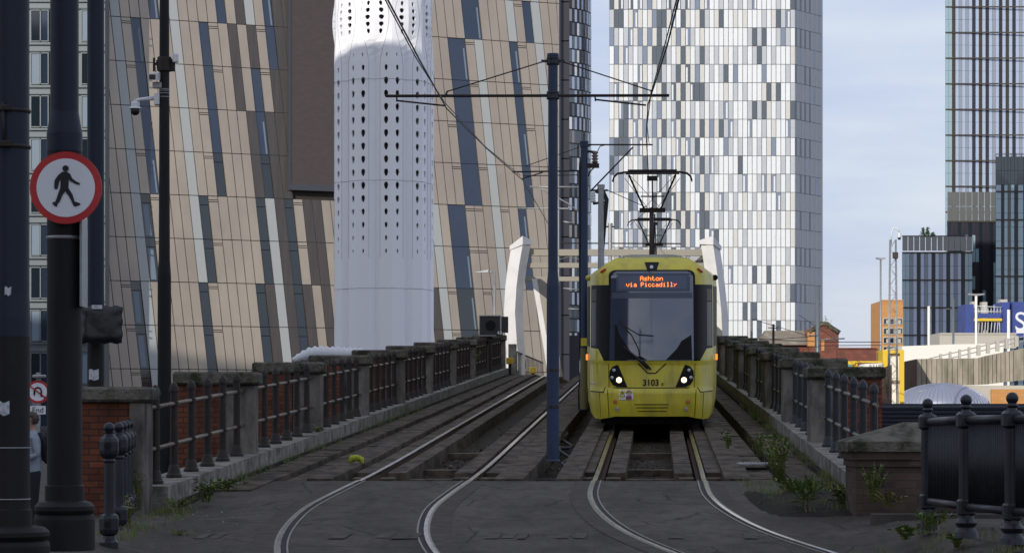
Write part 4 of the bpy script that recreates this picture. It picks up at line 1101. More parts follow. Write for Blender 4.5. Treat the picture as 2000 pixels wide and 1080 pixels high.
m = MB(); L = XX(1947,d)-XX(1850,d)
for r in range(2):
    for i in range(8): m.box(L*i/8+.06, L*(i+1)/8-.06, -.1, .2, ZZ(432,d)+r*3.2+.05, ZZ(432,d)+(r+1)*3.2-.05)
m.build('crown_glazing', 'crown_glass', tcx)
m = MB(); m.box(0, L, -.16, .3, ZZ(432,d)-.25, ZZ(432,d)+.04); m.build('floor_band', 'd_brown', tcx)
rngd = random.Random(4); d = 530
def darkd(i, r):
    if r < 2: return (5, False)
    k = i % 6
    if r < 4 and k in (1,): return (2, False)
    return (4, True) if k in (0, 2, 4) else ((2, False) if k != 3 else (5, False))
td = tower('apartment_block', 'dark stepped glass block at the right edge below the tall striped tower', (XX(1945,d), d), (XX(2075,d), d), 15, 0, ZZ(306,d), 2.92, [1.5,.8,1,.8,1,1]*3, darkd, DM, 'd_dark', .07, maxw=100)
m = MB(); L = XX(2075,d)-XX(1945,d); z = ZZ(374,d)
while z > 3: m.box(0, L, -.16, -.02, z-.2, z+.1); z -= 5.84
m.build('floor_band', 'd_brown', td)
m = MB(); z = ZZ(306,d)
for i in range(14): m.tube([(L*i/13, 0, z), (L*i/13, 0, z+.55)], .06, 5)
m.box(0, L, -.08, .0, z+.3, z+.4); m.box(0, L, -.1, .02, z+.55, z+.65); m.build('handrail', 'd_dark', td)

# left glazed apartment building
d = 205; fh = 83.6*d/F; zt = ZZ(-67, d)
LM = ['l_frame','f_glass','f_blind','f_glass_dark','d_grey']
t = thing('apartment_block', 'grey framed glass apartment building at the left edge behind the posts', 'building', (XX(-60,d), d, 0))
x0 = XX(-60,d)
m = MB(); m.box(0, XX(204,d)-x0, .3, 2.5, 0, zt+6); m.build('wall', 'l_frame', t)
for r in range(11):
    z1_ = zt-r*fh; z0_ = z1_-fh
    if z0_ < 0: break
    for px in (-40, 59, 158):
        xa = XX(px,d)-x0; W_ = XX(px+36,d)-XX(px,d)
        w1 = MB(); zz0, zz1 = z0_+.75, z1_-.12
        w1.box(xa, xa+W_, .1, .28, zz0, zz1, 1); w1.box(xa, xa+.08, 0, .1, zz0, zz1); w1.box(xa+W_-.08, xa+W_, 0, .1, zz0, zz1); w1.box(xa+W_*.52, xa+W_*.52+.09, 0, .1, zz0, zz1)
        w1.box(xa+.08, xa+W_-.08, 0, .1, zz1-.08, zz1); w1.box(xa+.08, xa+W_-.08, 0, .1, zz0, zz0+.08)
        w1.box(xa+.1, xa+W_*.5, .06, .09, zz0+.1, zz1-.1, 2 if (r*3+px) % 2 else 3)
        w1.build('window', LM, t)
        for qa, qb in ((39,49),(52,60),(66,80)):
            if px+qb > 204: continue
            w2 = MB(); w2.box(XX(px+qa,d)-x0, XX(px+qb,d)-x0, 0, .2, z0_+.15, z1_-.06, 1); w2.build('side_pane', LM, t)
    m = MB(); m.box(0, XX(204,d)-x0, -.06, .14 if False else -.01, z0_+.02, z0_+.14); m.box(0, XX(204,d)-x0, -.06, -.01, z0_+.58, z0_+.68); m.build('spandrel', 'l_frame', t)

# ---------------- white perforated tower ----------------
d = 150; TC = (XX(743,d), d+3); RT = 3.03
t = thing('perforated_tower', 'white fluted cylindrical tower pierced by rows of teardrop holes', 'tower', (TC[0], TC[1], 0))
shell = MB(); NL = 9; pitch = 25.6*d/F
zh0 = ZZ(490, d)
def ff(z):                       # 0 in the shaft, 1 where the petals are widest
    a = ZZ(128, d); b = ZZ(33, d)
    f = (z-a)/(b-a)
    if f < 0: return 0
    if f > 1: f = max(0, 2-f)
    return f*f*(3-2*f)
def edges(z):
    f = ff(z); hwid = 13.5*(1-f)+3.4*f; c0 = 13.5
    return [(c0-hwid, .965+.0*f), (c0, 1.0-.035*f), (c0+hwid, .965+.0*f), (33.5, .885+.11*f)]
def P(ang, r, z): a = R(ang-90); return Vector((RT*r*cos(a), RT*r*sin(a), z))
tear = []
for k in range(16):
    a = 2*pi*k/16; x = cos(a); y = sin(a); tear.append((x*(1-.22*(1-y)), y))
def quadcell(p00, p10, p11, p01):
    shell.add([p00, p10, p11, p01], [(0,1,2,3)])
def cell(p00, p10, p11, p01, sx, sz):
    """quad cell with a teardrop hole (sx, sz as fractions of cell); p: bl, br, tr, tl"""
    def bil(u, v): return p00*(1-u)*(1-v)+p10*u*(1-v)+p11*u*v+p01*(1-u)*v
    inner = [bil(.5+a*sx*.5, .5+b*sz*.5) for a, b in tear]; outer = []
    for k in range(16):
        a = 2*pi*k/16; x, y = cos(a), sin(a); q = max(abs(x), abs(y)); outer.append(bil(.5+.5*x/q, .5+.5*y/q))
    nrm = (p10-p00).cross(p01-p00).normalized(); back = [q-nrm*.12 for q in inner]; n_ = 16
    shell.add(outer+inner+back, [(k, (k+1) % n_, n_+(k+1) % n_, n_+k) for k in range(n_)] + [(n_+k, n_+(k+1) % n_, 2*n_+(k+1) % n_, 2*n_+k) for k in range(n_)])
def column(s, L_, za, zb, hw_, hh_):
    ea, eb = edges(za), edges(zb); base = -40.5+40*L_
    def g(e, i): return e[i] if i < 4 else (e[0][0]+40, e[0][1])
    a0, r0 = g(ea, s); a1, r1 = g(ea, s+1); b0, q0 = g(eb, s); b1, q1 = g(eb, s+1)
    p00, p10, p01, p11 = P(base+a0, r0, za), P(base+a1, r1, za), P(base+b0, q0, zb), P(base+b1, q1, zb)
    wd = (p10-p00).length*.5+(p11-p01).length*.5
    if hw_ > .05 and wd > hw_*1.12: cell(p00, p10, p11, p01, hw_/wd, min(.9, hh_/(zb-za)))
    else: quadcell(p00, p10, p11, p01)
zs0 = zh0-pitch/2; ztop = ZZ(-140, d); zpet = ZZ(33, d); pp = 13.7*d/F
lob = [0, zs0]; q = zs0
while q < ztop: q += pitch; lob.append(q)
pet = [0, zs0, ZZ(300, d)]; q = zpet-pp/2-pp*8
pet += [q]; 
while q < ztop: q += pp; pet.append(q)
for L_ in range(NL):
    for s_ in (0, 1):
        for za, zb in zip(lob, lob[1:]):
            zm = (za+zb)/2; f = ff(zm); k = (zm-zh0)/pitch
            if za == 0: column(s_, L_, za, zb, 0, 0); continue
            big = min(1, .40+.13*max(k, 0))
            if zm > ZZ(150, d): big *= max(0, 1-(zm-ZZ(150, d))/(ZZ(88, d)-ZZ(150, d)))
            if zm > ZZ(95, d): 
                for j in range(3): column(s_, L_, za+(zb-za)*j/3, za+(zb-za)*(j+1)/3, 0, 0)
            else: column(s_, L_, za, zb, .30*big, .44*(.35+.65*big))
    for s_ in (2, 3):
        for za, zb in zip(pet, pet[1:]):
            zm = (za+zb)/2; k = abs(zm-zpet)/pp
            if k < 2.6: column(s_, L_, za, zb, (.38,.34,.24)[int(round(k))], (.28,.28,.29)[int(round(k))])
            else: column(s_, L_, za, zb, 0, 0)
shell.build('shell', 'tower_white', t)
m = MB(); m.lathe([(RT*.78,0),(RT*.78,ZZ(-140,d))], n=24); m.build('core', 'core_grey', t)
for L_ in range(NL):
    for e_ in (0, 2):
        m = MB(); m.tube([P(-40.5+40*L_+edges(z_)[e_][0], edges(z_)[e_][1]+.001, z_) for z_ in [zs0+(ztop-zs0)*j/90 for j in range(91)]], .011, 4); m.build('fold_shadow_seam', 'd_grey', t)  # panel seams drawn as dark tubes, standing in for shadow lines along the folds
for py in (140, 342, 557):
    z = ZZ(py, d-3); e = edges(z); pts = []
    for L_ in range(NL):
        for a, r in e: pts.append(P(-40.5+40*L_+a, r*1.002, z))
    pts.append(pts[0]); m = MB(); m.tube(pts, .014, 4); m.build('joint', 'd_grey', t)
# white inflated duct at its foot
m = MB(); pts = []; rr = []
d = 60
for i in range(26):
    f = i/25; px = 572+f*138; py = 704-14*sin(min(1, f*2.6)*pi/2)+ (5*f*f)
    pts.append(W(px, py, d)); rr.append((.10 if i % 2 else .13)*(.55+.9*min(1, f*4)))
m.tube(pts, rr, 10); tag(m.build('ducting', 'white_box'), 'white ribbed hose bundle looped behind the left parapet below the white tower', 'hose')

# ---------------- buildings and clutter right of the tram ----------------
# brick gabled building
d = 150; t = thing('brick_house', 'old red brick gabled building with mossy tiled roof right of the chequered tower', 'building', (XX(1490,d), d, 0))
xg = lambda px: XX(px, d)-XX(1490, d)
m = MB(); m.box(xg(1488), xg(1580), .6, 8, 0, ZZ(674,d)); m.prism([(xg(1580),0),(xg(1638),0),(xg(1638),ZZ(650,d)),(xg(1628),ZZ(644,d)),(xg(1622),ZZ(637,d)),(xg(1612),ZZ(633,d)),(xg(1604),ZZ(633,d)),(xg(1592),ZZ(640,d)),(xg(1588),ZZ(647,d)),(xg(1580),ZZ(650,d))], 0, 6)
m.build('wall', 'far_brick', t)
m = MB(); a = ZZ(674,d)+.02; b = ZZ(642,d); m.hexa([(xg(1492),.3,a),(xg(1579),.3,a),(xg(1579),6,a),(xg(1492),6,a)],[(xg(1503),3,b),(xg(1582),3,b),(xg(1582),3.3,b),(xg(1503),3.3,b)]); m.build('roof', 'roof_tile', t)
m = MB(); m.box(xg(1578), xg(1591), -.1, .5, ZZ(676,d), ZZ(648,d)); m.box(xg(1604), xg(1610), -.06, 0, ZZ(685,d), ZZ(664,d)); m.build('window', 'orange_brick', t)
m = MB(); m.tube([(xg(1580),0,ZZ(650,d)),(xg(1588),0,ZZ(645,d)),(xg(1594),0,ZZ(638,d)),(xg(1606),0,ZZ(632,d)),(xg(1616),0,ZZ(633,d)),(xg(1624),0,ZZ(640,d)),(xg(1640),0,ZZ(650,d))], .14, 6); m.build('coping', 'cap_stone', t)
d = 146; m = MB(); m.box(XX(1636,d), XX(1716,d), d, d+.6, 0, ZZ(681,d)); m.box(XX(1636,d), XX(1712,d), d-.08, d+.68, ZZ(681,d)+.003, ZZ(679,d)); tag(m.build('brick_wall', 'far_brick'), 'long dark red brick wall right of the gabled building', 'wall')
# orange building
d = 330; t = thing('office_block', 'orange brick block with three rows of white framed windows', 'building', (XX(1722,d), d, 0))
m = MB(); m.box(0, XX(1764,d)-XX(1722,d), 0, 10, 0, ZZ(587,d)); m.box(-.03, XX(1764,d)-XX(1722,d), -.06, 0, ZZ(588,d), ZZ(587,d)+.1); m.build('wall', 'orange_brick', t)
for py in (628, 647, 665, 683):
    for xa, xb in ((1726,1745),(1749,1761)):
        m = MB(); a, b = XX(xa,d)-XX(1722,d), XX(xb,d)-XX(1722,d); z = ZZ(py,d); m.box(a-.1, b+.1, -.1, 0, z-.4, z+.45, 1); m.box(a, b, -.14, -.1, z-.3, z+.35, 0); m.box(a+.3, a+.65, -.18, -.14, z-.3, z+.2, 1); m.build('window', ['f_glass_dark','conc_pale'], t)
# white shed roof + construction site
d = 200; m = MB(); m.prism([(XX(1762,d),0),(XX(1960,d),0),(XX(1960,d),ZZ(671,d)),(XX(1870,d),ZZ(672,d)),(XX(1762,d),ZZ(676,d))], d, d+12)
tag(m.build('shed', 'white_sheet'), 'bright white shed wall below the striped glass block', 'shed')
d = 262; m = MB(); m.box(XX(1835,d), XX(1985,d), d, d+6, ZZ(680,d), ZZ(653,d)); m.box(XX(1835,d), XX(1985,d), d-.1, d+6.1, ZZ(653,d)+.003, ZZ(650,d)); tag(m.build('low_building', 'conc_pale'), 'low pale flat roofed building under the blue wrapped site', 'building')
d = 280; t = thing('building_site', 'construction frame wrapped in blue sheeting with white letters and a yellow edge board', 'construction site', (XX(1886,d), d, 0))
xs_ = lambda px: XX(px,d)-XX(1886,d)
for wa, wb, wc, wd_, we in ((1886,1902,0,655,594),(1956,1972,0,655,590),(1976,2060,-.5,660,590)):
    m = MB(); m.box(xs_(wa), xs_(wb), wc, 5, ZZ(wd_,d), ZZ(we,d)); m.build('wrap', 'blue_wrap', t)
m = MB()
for wa, wb, wc, wd_, we, nm in ((1905,1914,2,655,587,'column'),(1925,1935,2,655,588,'column'),(1957.5,1971,1,589.9,584,'core_top'),(1902.5,1955.5,.5,627,624,'floor_slab')):
    m = MB(); m.box(xs_(wa), xs_(wb), wc, wc+1.5, ZZ(wd_,d), ZZ(we,d)); m.build(nm, 'conc_pale', t)
m = MB(); m.box(xs_(1902), xs_(1956), -.3, .2, ZZ(627,d), ZZ(622,d)); m.build('edge_board', 'yellow', t)
m = MB()
for i in range(9):
    px = 1905+i*6; m.tube([(xs_(px),0,ZZ(655,d)),(xs_(px+rng.uniform(-1,3)),0,ZZ(628,d))], .05, 5); m.tube([(xs_(px),-.2,ZZ(622,d)),(xs_(px),-.2,ZZ(602 if i % 3 else 596,d))], .04, 5)
m.tube([(xs_(1902),-.2,ZZ(608,d)),(xs_(1956),-.2,ZZ(609,d))], .06, 5); m.tube([(xs_(1902),-.2,ZZ(598,d)),(xs_(1956),-.2,ZZ(600,d))], .05, 5); m.build('scaffold', 'white_box', t)
m = MB(); m.box(xs_(1903), xs_(1955), -.35, -.31, ZZ(621.5,d), ZZ(612,d)); m.build('netting', 'blue_wrap', t)
text('S', 2.9, (xs_(1991), -.56, ZZ(630,d)), 'sign_white', t, 'lettering', .02); 
m = MB(); m.box(xs_(1983), xs_(2030), -.56, -.52, ZZ(651,d), ZZ(644,d)); m.build('lettering', 'sign_white', t)
# yellow frame box, yellow gantry, containers
d = 120; t = thing('site_cabin', 'yellow framed cabin with a white door beside the lattice mast', 'cabin', (XX(1724,d), d, 0))
xs_ = lambda px: XX(px,d)-XX(1724,d)
m = MB(); m.box(0, xs_(1766), 0, 2, ZZ(690,d), ZZ(683,d)); m.box(0, xs_(1734), 0, 2, 0, ZZ(690,d)-.003); m.box(xs_(1758), xs_(1766), 0, 2, 0, ZZ(690,d)-.003); m.build('frame', 'yellow', t)
m = MB(); m.box(xs_(1734)+.003, xs_(1758)-.003, .3, .4, 0, ZZ(690,d)-.004); m.build('door', 'white_sheet', t)
d = 118; m = MB(); m.box(XX(1618,d), XX(1722,d), d, d+.3, ZZ(708,d), ZZ(705,d)); m.box(XX(1650,d), XX(1670,d), d, d+.3, ZZ(712,d), ZZ(708,d)-.003)
for px in (1662, 1672, 1690): m.box(XX(px,d)-.06, XX(px,d)+.08, d+.1, d+.25, 0, ZZ(708,d)-.003)
tag(m.build('gantry', 'yellow'), 'low yellow gantry beams behind the right parapet', 'gantry')
d = 116; m = MB(); m.bev(XX(1641,d), XX(1664,d), d, d+2, 0, ZZ(711,d), .05); tag(m.build('container', 'teal'), 'weathered green container behind the right parapet', 'container')
d = 114; t = thing('lift_truck', 'cream lorry body with dark lettering beside the grey lamp pole', 'lorry', (XX(1682,d), d, 0))
m = MB(); L = XX(1724,d)-XX(1682,d); m.hexa([(0,0,ZZ(722,d)),(L,0,ZZ(722,d)),(L,2,ZZ(722,d)),(0,2,ZZ(722,d))], [(.2,0,ZZ(710,d)),(L,0,ZZ(709,d)),(L,2,ZZ(709,d)),(.2,2,ZZ(710,d))]); m.build('body', 'white_sheet', t)
text('JLS LIFT', .2, (L*.72, -.01, ZZ(715,d)), 'sign_black', t, 'lettering', .004)
m = MB(); m.tube([(.15,.2,.35),(.15,.45,.35)], .35, 12); m.tube([(.75,.2,.35),(.75,.45,.35)], .35, 12); m.build('wheel', 'black_rubber', t)
m = MB(); m.box(0, L, .25, 1.8, .6, ZZ(722,d)-.003); m.build('chassis', 'void', t)
d = 108; m = MB(); m.hexa([(XX(1665,d),d,0),(XX(1722,d),d,0),(XX(1722,d),d+2,0),(XX(1665,d),d+2,0)], [(XX(1665,d),d,ZZ(719,d)),(XX(1722,d),d,ZZ(722,d)),(XX(1722,d),d+2,ZZ(721,d)),(XX(1690,d),d+2,ZZ(716,d))]); tag(m.build('skip', 'orange'), 'orange skip in front of the cream lorry', 'skip')
# brick gable wall behind right pier
d = 104; m = MB(); m.prism([(XX(1690,d),0),(XX(1742,d),0),(XX(1742,d),ZZ(712,d)),(XX(1736,d),ZZ(714,d)),(XX(1694,d),ZZ(733,d)),(XX(1690,d),ZZ(733,d))], d, d+.4); tag(m.build('brick_wall', 'old_brick'), 'sloping brick gable wall at the foot of the lattice mast', 'wall')
# concrete ramp wall with fence
d = 175
t = thing('ramp_wall', 'streaked concrete ramp wall rising to the right above the metal dome', 'wall', (XX(1790,d), d, 0))
xs_ = lambda px, q=d: XX(px,q)-XX(1790,d)
m = MB()
tops = [(1790,701),(1830,700),(1870,700),(1912,699),(1930,694),(1955,689),(1980,684),(2040,672)]
bots = [(1790,760),(1830,757),(1870,752),(1912,751),(1930,750),(1955,747),(1980,744),(2040,738)]
for i in range(len(tops)-1):
    k = 3 if i > 2 else 4
    for j in range(k):
        f0, f1 = j/k, (j+1)/k
        xa = tops[i][0]+(tops[i+1][0]-tops[i][0])*f0; xb = tops[i][0]+(tops[i+1][0]-tops[i][0])*f1
        ya = tops[i][1]+(tops[i+1][1]-tops[i][1])*f0; yb = tops[i][1]+(tops[i+1][1]-tops[i][1])*f1
        ba = bots[i][1]+(bots[i+1][1]-bots[i][1])*f0; bb = bots[i][1]+(bots[i+1][1]-bots[i][1])*f1
        o = .03 if (i+j) % 2 else 0
        m.hexa([(xs_(xa)+.02,o,ZZ(ba,d)),(xs_(xb)-.02,o,ZZ(bb,d)),(xs_(xb)-.02,1,ZZ(bb,d)),(xs_(xa)+.02,1,ZZ(ba,d))], [(xs_(xa)+.02,o,ZZ(ya,d)),(xs_(xb)-.02,o,ZZ(yb,d)),(xs_(xb)-.02,1,ZZ(yb,d)),(xs_(xa)+.02,1,ZZ(ya,d))])
m.build('panels', 'conc_wall', t)
m = MB(); m.box(xs_(1790), xs_(2040), .1, .9, 0, ZZ(752,d)-.02); m.build('base', 'conc_pale', t)
m = MB(); m.box(xs_(1935), xs_(2040), -.3, .05, 0, ZZ(760,d)); m.build('brick_base', 'orange_brick', t)
m = MB(); m.hexa([(xs_(1757,165),-10,0),(xs_(1790),-.1,0),(xs_(1790),.4,0),(xs_(1757,165),-9.4,0)], [(xs_(1757,165),-10,ZZ(708,165)),(xs_(1790),-.1,ZZ(701,d)),(xs_(1790),.4,ZZ(701,d)),(xs_(1757,165),-9.4,ZZ(708,165))]); m.build('return_wall', 'old_brick', t)
t = thing('ramp_fence', 'pale concrete post and rail fence climbing above the ramp wall', 'fence', (XX(1790,185), 185, 0)); d = 185
xs_ = lambda px: XX(px,d)-XX(1790,d)
fl = lambda px: 698-(px-1820)*.235
for i in range(12):
    px = 1838+i*18.5; m = MB(); w_ = .16 if i < 4 else .26; m.box(xs_(px)-w_/2, xs_(px)+w_/2, 0, .3, ZZ(fl(px)+18,d), ZZ(fl(px)-3,d)); m.build('post', 'conc_pale', t)
m = MB()
for a in (0, 9):
    m.hexa([(xs_(1815),.08,ZZ(fl(1815)+a+2,d)),(xs_(2045),.08,ZZ(fl(2045)+a+2,d)),(xs_(2045),.2,ZZ(fl(2045)+a+2,d)),(xs_(1815),.2,ZZ(fl(1815)+a+2,d))], [(xs_(1815),.08,ZZ(fl(1815)+a,d)),(xs_(2045),.08,ZZ(fl(2045)+a,d)),(xs_(2045),.2,ZZ(fl(2045)+a,d)),(xs_(1815),.2,ZZ(fl(1815)+a,d))])
m.build('rail', 'd_grey', t)
# dome
d = 140; DW = XX(1000+96, d); DH = (795-747)*d/F
t = thing('metal_dome', 'silver ribbed metal dome in front of the concrete ramp wall', 'dome', (XX(1854,d), d+DW, ZZ(795,d)))
m = MB(); NR = 64; prof = [(cos(a*pi/24)*DW, sin(a*pi/24)*DH) for a in range(12)] + [(.01, DH)]
m.lathe(prof, n=NR, smooth=True, round_=True); m.build('shell', 'dome_metal', t)
m = MB()
for k in range(NR):
    a = 2*pi*(k+.5)/NR
    m.tube([(q*1.003*cos(a), q*1.003*sin(a), z*1.003) for q, z in prof], .02, 4)
m.build('ribs', 'dome_metal', t)
m = MB(); m.hexa([(-DW*.62,-DW*.62,.3),(-DW*.42,-DW*.75,.3),(-DW*.36,-DW*.6,.75),(-DW*.56,-DW*.5,.75)],[(-DW*.60,-DW*.66,.5),(-DW*.43,-DW*.76,.5),(-DW*.36,-DW*.62,.95),(-DW*.54,-DW*.54,.95)]); m.build('hatch', 'galv', t)
m = MB(); m.lathe([(DW*.99,-2.5),(DW*.99,0)], n=48); m.build('drum', 'conc_pale', t)
# louvred dark wall
d = 46; m = MB(); zt = ZZ(788,d)
m.box(XX(1700,d), XX(2100,d), d, d+.1, 0, zt)
for k in range(14):
    z = zt-.03-k*.075; m.hexa([(XX(1700,d),d-.05,z-.05),(XX(2100,d),d-.05,z-.05),(XX(2100,d),d-.003,z-.03),(XX(1700,d),d-.003,z-.03)], [(XX(1700,d),d-.05,z-.03),(XX(2100,d),d-.05,z-.03),(XX(2100,d),d-.003,z),(XX(1700,d),d-.003,z)])
tag(m.build('louvred_wall', 'louvre'), 'dark blue louvred screen behind the right hand guard rail', 'wall')
# lattice mast with camera
d = 100; mx0 = XX(1744,d)
t = thing('lattice_mast', 'slim lattice mast with a curved white camera arm on top', 'mast', (mx0, d, 0))
m = MB(); zt = ZZ(468,d); hb, ht = .20, .11
def leg(sx, sy, z): f = z/zt; w_ = hb+(ht-hb)*f; return (sx*w_, sy*w_, z)
for sx in (-1,1):
    for sy in (-1,1): m.tube([leg(sx,sy,0), leg(sx,sy,zt)], .022, 6)
k = 0; z = 0
while z < zt-.3:
    z2 = z+.36
    for sy in (-1,1): m.tube([leg(-1 if k % 2 else 1,sy,z), leg(1 if k % 2 else -1,sy,z2)], .009, 4)
    if k % 3 == 0: m.tube([leg(-1,-1,z), leg(1,-1,z)], .011, 4)
    z = z2; k += 1
m.build('lattice', 'galv', t)
m = MB(); m.tube([(-.08,0,zt-.2),(-.06,0,zt+.25),(.0,0,zt+.42),(.10,0,zt+.46),(.2,0,zt+.40),(.25,0,zt+.28)], .03, 8); m.build('camera_arm', 'white_box', t)
m = MB(); m.lathe([(.02,.28),(.07,.24),(.08,.1),(.075,.08)], (.25,0,zt), 12); m.build('camera_body', 'white_box', t); m = MB(); sphere(m, (.25,0,zt+.05), .065); m.build('camera_dome', 'black', t)
m = MB(); m.bev(-.02,.18,-.2,.0,zt-.75,zt-.5,.02); m.build('junction_box', 'd_brown', t)
# lamp poles beyond
def pole(px, base, top, d, wpx, label, mname='galv', head=None, cat='pole', name='pole', arm=None):
    t = thing(name, label, cat, (XX(px,d), d, 0)); r = wpx/2*d/F
    m = MB(); m.tube([(0,0,0),(0,0,ZZ(top,d))], r, 10); m.build('mast', mname, t)
    if head:
        m = MB(); zt = ZZ(top,d); k = d/F
        for sg in (-1, 1):
            m.hexa([(0,-.2*k*40*.3,zt),(0,.2*k*12,zt),(sg*head*k,.1,zt+2*k),(sg*head*k,-.1,zt+2*k)] if sg > 0 else [(sg*head*k,-.1,zt+2*k),(sg*head*k,.1,zt+2*k),(0,.2*k*12,zt),(0,-.2*k*12,zt)],
                   [(0,-.2*k*12,zt+4*k),(0,.2*k*12,zt+4*k),(sg*head*k,.1,zt+5*k),(sg*head*k,-.1,zt+5*k)] if sg > 0 else [(sg*head*k,-.1,zt+5*k),(sg*head*k,.1,zt+5*k),(0,.2*k*12,zt+4*k),(0,-.2*k*12,zt+4*k)])
        m.build('lamp_head', 'd_grey', t)
    if arm:
        m = MB()
        for (a, b, c, e) in arm: m.tube([Vector(W(a,b,d))-t.location, Vector(W(c,e,d))-t.location], .35*r, 5)
        m.build('arm', mname, t)
    return t
pole(1720, 740, 508, 130, 3.5, 'tall thin grey lamp pole left of the lattice mast', head=9, cat='street lamp', name='street_lamp')
pole(1814, 680, 598, 230, 5, 'pale round pole in front of the striped glass block', 'white_sheet')
pole(1862, 680, 583, 230, 4.5, 'dark grey pole between the two pale poles', 'l_frame', arm=[(1848,603,1862,604)])
pole(1906.5, 680, 578, 225, 5, 'pale lamp pole with twin angled heads before the building site', 'white_sheet', head=16, cat='street lamp', name='street_lamp')
pole(1970, 680, 605, 225, 6, 'white pole in front of the blue sheeting', 'white_sheet')
pole(1468, 680, 590, 130, 5, 'grey line pole left of the gabled building, against the chequered tower', 'l_frame', arm=[(1468,620,1480,624)])
pole(1510.5, 680, 633, 120, 5, 'short dark post between the two line poles beyond the right parapet', 'iron', arm=[(1500,640,1520,641)])
pole(1597, 700, 560, 115, 8, 'pale grey line pole in front of the brick gable', 'l_frame', arm=[(1600,663,1650,661),(1580,655,1600,655)])
def w2(a, da, b, db, label, r=.016, sag=0):
    p, q = W(*a, da), W(*b, db); wire([p+(q-p)*i/8 - Vector((0,0,sag*4*(i/8)*(1-i/8))) for i in range(9)], label, r)
w2((1468,623),130,(1575,655),118,'upper wire sloping from the far line pole to the brick gable')
w2((1400,655),130,(1720,668),112,'wire crossing in front of the brick gable towards the lamp pole', .018, .1)
w2((1410,662),130,(1600,655),112,'lower wire above the caps of the right parapet', .016, .1)
w2((1597,675),115,(1720,674),112,'lowest wire running right from the pale line pole', .016)
w2((1560,615),118,(1640,668),112,'steep wire descending past the brick gable', .014)

# ---------------- foreground right: guard rail and gate pier ----------------
def gz(): return .49
t = thing('guard_rail', 'dark cast iron guard rail with ball finials and close vertical bars at the right', 'railing', (0,0,0))
gp = [(1812,24.5,1.0),(1887,22.4,.985),(1977,21.1,.98),(2092,19.9,.97)]
GP = [(XX(p,d), d, ZC-z) for p, d, z in gp]
for x, y, zb in GP:
    m = MB(); m.lathe([(.11,0),(.10,.05),(.075,.09),(.10,.13),(.07,.17),(.062,.22),(.062,.98),(.07,.99),(.062,1.0),(.062,1.0)], (x,y,zb-.02), 14)
    m.bev(x-.075,x+.075,y-.075,y+.075,zb+.17,zb+.32,.02); m.bev(x-.082,x+.082,y-.082,y+.082,zb+.93,zb+1.08,.025)
    m.lathe([(.05,1.07),(.035,1.10),(.05,1.12),(.04,1.14)], (x,y,zb), 12); sphere(m, (x,y,zb+1.18), .052); m.build('post', 'iron_blue', t)
for a, b in zip(GP, GP[1:]):
    m = MB(); m.tube([(a[0],a[1],a[2]+1.01),(b[0],b[1],b[2]+1.01)], .036, 10); m.build('rail', 'iron_blue', t)
    m = MB(); m.tube([(a[0],a[1],a[2]+.25),(b[0],b[1],b[2]+.25)], .036, 10); m.build('rail', 'iron_blue', t); k = 26
    for i in range(1, k):
        f = i/k; x = a[0]+(b[0]-a[0])*f; y = a[1]+(b[1]-a[1])*f; z = a[2]+(b[2]-a[2])*f; m = MB(); m.tube([(x,y,z+.27),(x,y,z+.98)], .011, 5); m.build('bar', 'iron_blue', t)
# a second run of bars behind, which closes the gaps
t = thing('guard_rail', 'second guard rail directly behind the near one, only its bars showing through', 'railing', (0,0,0))
a = (XX(1806,26), 26.0, ZC-1.03); b = (XX(2110,24), 24.0, ZC-1.0)
for i in range(66):
    f = i/65; x = a[0]+(b[0]-a[0])*f; y = a[1]+(b[1]-a[1])*f; m = MB(); m.tube([(x,y,.70),(x,y,1.50)], .012, 5); m.build('bar', 'iron_blue', t)
for zz in (1.52, .68): m = MB(); m.tube([(a[0],a[1],zz),(b[0],b[1],zz)], .03, 8); m.build('rail', 'iron_blue', t)
d = 28.6
t = thing('gate_pier', 'squat old brick pier with a sloping stone cap beside the right guard rail', 'pier', (XX(1672,d), d, .2))
m = MB(); L = 1.55; zt = ZZ(882,d)-.2
m.box(0, L, 0, .9, -.2, zt-.17); m.box(-.02, L+.02, -.03, .93, zt-.165, zt-.09); m.box(-.05, L+.05, -.06, .96, zt-.087, zt); m.build('brick_wall', 'pier_brick', t)
m = MB(); h = ZZ(862,d)-.2; h2 = ZZ(824,d)-.2
v = [(-.10,-.10,zt+.003),(L+.1,-.10,zt+.003),(L+.1,1.0,zt+.003),(-.10,1.0,zt+.003),(-.10,-.10,h),(L+.1,-.10,h),(L+.1,1.0,h),(-.10,1.0,h),(.62,.40,h2),(L-.2,.40,h2),(L-.2,.6,h2),(.62,.6,h2)]
m.add(v, [(0,1,5,4),(1,2,6,5),(2,3,7,6),(3,0,4,7),(4,5,9,8),(5,6,10,9),(6,7,11,10),(7,4,8,11),(8,9,10,11),(3,2,1,0)]); m.build('cap', 'cap_stone', t)
# kerb/soil bank
m = MB(); rg = random.Random(8); xs2 = [XX(1440,33)+i*.12 for i in range(26)]; vs = []
for i, x in enumerate(xs2):
    for j in range(6):
        y = 29.0+j*.9 + i*-.05; h = .10*rg.random()+(.06 if j in (2,3) else 0)
        vs.append((x, y, rz(x, y)+ (h if 0 < j < 5 and 0 < i < 25 else -.02)))
m.add(vs, [(i*6+j, (i+1)*6+j, (i+1)*6+j+1, i*6+j+1) for i in range(25) for j in range(5)], 0, True); struct(m.build('soil', 'earth'))
m = MB(); d0 = 29.2; m.box(XX(1700,27.2), XX(2040,27.2), 27.0, 27.25, .2, .535); m.build('kerb', 'paving'); struct(bpy.data.objects['kerb'])
d = 38.5; m = MB(); x = XX(1478,d); m.bev(x-.28, x+.28, d-.35, d+.35, deck(d)+.02, deck(d)+.05, .005)
for i in range(9): m.box(x-.25+i*.06, x-.22+i*.06, d-.3, d+.3, deck(d)+.05, deck(d)+.058)
